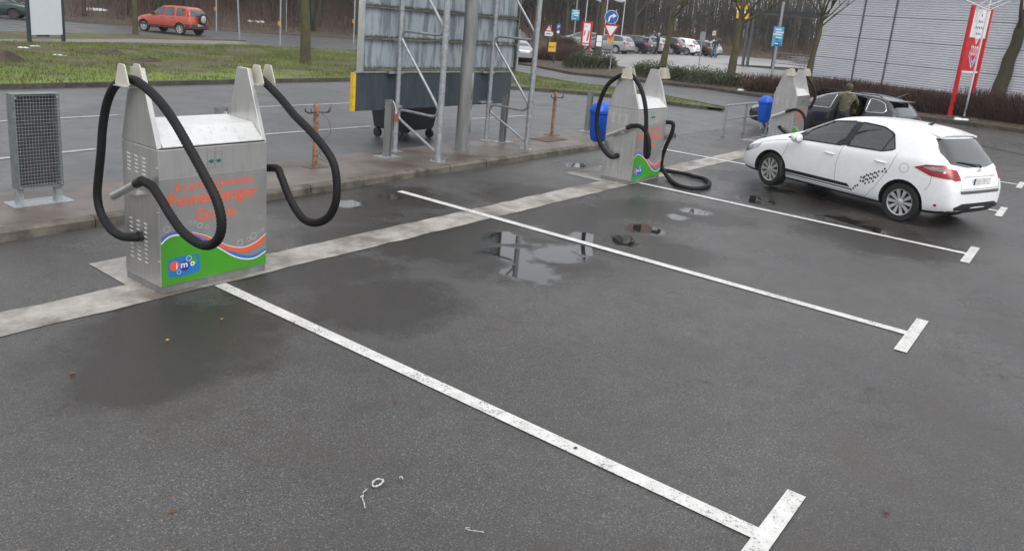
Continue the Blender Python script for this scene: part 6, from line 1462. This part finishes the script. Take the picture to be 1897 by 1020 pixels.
ch_ = MB().prism([(cxs-.34, H*.555), (cxs-.34, H*.60), (cxs, H*.50), (cxs+.34, H*.60), (cxs+.34, H*.555), (cxs, H*.445)], lambda a, b, h_: SF(a, b, h_), .0, .003).build('chevron', M_SWHITE, k); MB().prism([(cxs-.31, H*.563), (cxs-.31, H*.585), (cxs, H*.488), (cxs+.31, H*.585), (cxs+.31, H*.563), (cxs, H*.46)], lambda a, b, h_: SF(a, b, h_), .003, .005).build('chevron_fill', M_SBLUE, k)
# white banner mast with cross arms, second mast at right
R0, P, h = sign_root('banner_mast', 1785, 220, 'thin white mast with several cross arms before the red sign', -30, None, .035, M_PALE, 'mast')
x, d = billm(P)
for (ua, va, ub, vb) in ((1790, 1, 1830, 19), (1812, 11, 1836, -2), (1823, 15, 1860, 0), (1832, 20, 1872, 3)):
    a = rel(P, ua, va); b = rel(P, ub, vb); MB().cyl(x*a[0]+d*.04+Vector((0, 0, a[1])), x*b[0]+d*.04+Vector((0, 0, b[1])), .022, n=8).build('cross_arm', M_PALE, R0, smooth=40)
for (ua, va, ub, vb) in ((1812, 10, 1809, 22), (1821, 14, 1818, 26)): a = rel(P, ua, va); b = rel(P, ub, vb); MB().cyl(x*a[0]+d*.04+Vector((0, 0, a[1])), x*b[0]+d*.04+Vector((0, 0, b[1])), .018, n=6).build('hanger', M_PALE, R0)
sign_root('banner_mast', 1889, 211, 'plain thin white mast at the right edge before the shop', 60, None, .035, M_PALE, 'mast')
# ------------------------------------------------------------------ snow remnants, scraps and leaves
M_SNOW = mat('old_snow', (.66, .68, .70), .6, var=.15, scale=20, bmp=.4)
def snow(u, v, r, lab, n=7, off=.1):
    P = gp(u, v, off); rn2 = random.Random(int(u*7+v)); mb = MB()
    for i in range(n):
        c = Vector((rn2.uniform(-.6, .6)*r, rn2.uniform(-.6, .6)*r, 0)); q = rn2.uniform(.22, .40)*r; m_ = 9; ring = [[(c.x+math.cos(6.283*j/m_)*q*s*rn2.uniform(.7, 1.3), c.y+math.sin(6.283*j/m_)*q*s*rn2.uniform(.7, 1.3), z) for j in range(m_)] for s, z in ((1, -.03), (.8, q*.3), (.35, q*.45))]
        mb.add(ring[0]+ring[1]+ring[2], [(a*m_+j, a*m_+(j+1) % m_, (a+1)*m_+(j+1) % m_, (a+1)*m_+j) for a in (0, 1) for j in range(m_)]+[tuple(2*m_+j for j in range(m_))])
    o = mb.build('snow_patch', M_SNOW, None, smooth=True); o.location = P; tag(o, lab, 'snow', 'remnants of old snow')
for a in ((108, 88, .35, 'old snow left of the right post of the white board'), (62, 86, .22, 'small old snow bits at the left post of the white board'), (42, 89, .22, 'old snow scraps left of the white board posts'), (135, 93, .2, 'small snow scrap right of the white board'), (32, 103, .25, 'snow scrap beside the dark mound on the verge'), (112, 104, .3, 'snow scrap in the middle of the left verge'), (1375, 167, .3, 'old snow heap at the planting bed kerb behind the railing', 9), (1778, 221, .3, 'old snow heap at the foot of the red sign', 12)): snow(*a)
for u, v, lab in ((132, 22, 'old snow on the wooded bank right of the white board'), (205, 31, 'old snow on the wooded bank left of the off-roader'), (490, 36, 'old snow on the wooded bank between the street posts')):
    i = min(range(len(ep)), key=lambda i: abs(proj(wood_at(5, i))[0]-u)); q = wood_at(5, i); P_ = q
    rn2 = random.Random(u); mb = MB()
    for j in range(9): c = Vector((rn2.uniform(-.7, .7), rn2.uniform(-.4, .4), .03)); z = rn2.uniform(.08, .2); mb.lathe([(z, -.1), (z*.9, .02), (z*.5, .08), (0, .09)], 8, Matrix.Translation(c) @ Matrix.Rotation(rn2.uniform(-.3, .3), 4, 'X'))
    o = mb.build('snow_patch', M_SNOW, None, smooth=True); o.location = q+Vector((0, 0, .08)); tag(o, lab, 'snow', 'remnants of old snow')
def mound(u, v, r, h, lab):
    P = gp(u, v, .11); rn2 = random.Random(u); mb = MB(); n = 18; vs = [(0, 0, h)]; fs = []
    for k_ in range(1, 5):
        for j in range(n): a = 6.283*j/n; rr = r*k_/4*(1+.25*mnoise.noise((math.cos(a)*1.5, math.sin(a)*1.5, u*.1))); vs.append((math.cos(a)*rr, math.sin(a)*rr*.8, h*(1-(k_/4)**1.6)+.05*rn2.uniform(-1, 1)*(k_ < 4)-.04*(k_ == 4)))
    fs = [(0, 1+j, 1+(j+1) % n) for j in range(n)]+[(1+(k_-1)*n+j, 1+k_*n+j, 1+k_*n+(j+1) % n, 1+(k_-1)*n+(j+1) % n) for k_ in range(1, 4) for j in range(n)]
    o = mb.add(vs, fs).build('earth_mound', M_SOIL, None, smooth=True); o.location = P; tag(o, lab, 'mound')
mound(10, 117, .7, .38, 'dark earth mound at the left edge of the verge'); mound(205, 100, .6, .14, 'low dark molehill on the verge above the nearest machine'); mound(278, 114, .6, .10, 'flat dark molehill on the verge between the machine hooks')
M_SCR = mat('white_plastic_scrap', (.42, .42, .41), .5, var=.2)
def scrap(pts, closed, lab, r=.006):
    P = [gp(u, v) for u, v in pts]; o0 = P[0].copy(); k = catmull([(p.x-o0.x, p.y-o0.y, .012+.006*(i % 2)) for i, p in enumerate(P)], 5, closed)
    o = MB().tube(k, [r*.75*(1+.3*math.sin(i*1.3)) for i in range(len(k))], 5, True, closed).build('plastic_scrap', M_SCR, None, smooth=True); o.location = o0; tag(o, lab, 'scrap', 'scraps lying on the asphalt')
z8 = lambda L: [(620+a/4.433, 780+b/4.433) for a, b in L]
scrap(z8([(312, 515), (345, 495), (390, 492), (398, 508), (375, 530), (345, 552), (315, 545)]), True, 'white plastic ring lying on the asphalt near the front', .008)
scrap(z8([(228, 602), (250, 590), (264, 568)]), False, 'short white plastic sliver by the white ring', .005); scrap(z8([(210, 640), (232, 625), (228, 650), (240, 690), (248, 725)]), False, 'white string left of the white plastic ring', .005); scrap(z8([(530, 478), (545, 472), (560, 488)]), False, 'tiny white scrap right of the plastic ring', .005); scrap(z8([(1225, 925), (1160, 922), (1110, 908), (1072, 898), (1105, 885)]), False, 'thin pale twig on the asphalt near the bottom edge', .0035)
M_LEAFB = mat('dead_leaf', (.13, .06, .03), .7, var=.4); M_LEAFY = mat('yellow_leaf', (.4, .3, .06), .7)
for i, (u, v, s_, m_, lab) in enumerate(((318, 950, .035, M_LEAFB, 'brown dead leaf at lower left of the asphalt'), (1641, 951, .035, M_LEAFB, 'brown dead leaf at lower right of the asphalt'), (133, 694, .045, M_LEAFB, 'brown dead leaf at the left on the asphalt'), (411, 593, .03, M_LEAFY, 'yellow leaf before the nearest machine'), (310, 632, .03, M_LEAFY, 'pale leaf in the damp patch before the nearest machine'), (732, 744, .03, M_LEAFB, 'small brown leaf below the long bay line'), (1460, 337+5, .03, M_LEAFB, 'brown leaf at the front wheel of the white hatchback'), (1066, 832, .03, M_BLACK, 'dark pebble on the nearest bay line'))):
    P = gp(u, v); s_ *= .65; mb = MB().add([(-s_, 0, .004), (-s_*.3, s_*.5, .016), (s_*.4, s_*.45, .012), (s_, 0, .02), (s_*.3, -s_*.5, .010), (-s_*.4, -s_*.4, .014), (0, 0, .006)], [(6, 0, 1), (6, 1, 2), (6, 2, 3), (6, 3, 4), (6, 4, 5), (6, 5, 0)])
    o = mb.build('fallen_leaf', m_, None); o.modifiers.new('s', 'SOLIDIFY').thickness = .003; o.location = P+Vector((0, 0, .004)); o.rotation_euler = (0, 0, i*1.3); tag(o, lab, 'leaf', 'leaves on the asphalt')

# ------------------------------------------------------------------ damp winter air
hz = MB().box(-905, 905, -905, 905, -1.3, 19).build('haze', None)
hm = bpy.data.materials.new('damp_air'); hm.use_nodes = True; hn = hm.node_tree; hn.nodes.clear()
ho = hn.nodes.new('ShaderNodeOutputMaterial'); hv_ = hn.nodes.new('ShaderNodeVolumePrincipled'); hv_.inputs['Color'].default_value = (.86, .88, .90, 1); hv_.inputs['Density'].default_value = .0005
hn.links.new(hv_.outputs[0], ho.inputs['Volume']); hz.data.materials.append(hm); tag(hz, 'thin damp winter air over the whole place', 'haze', kind='stuff')
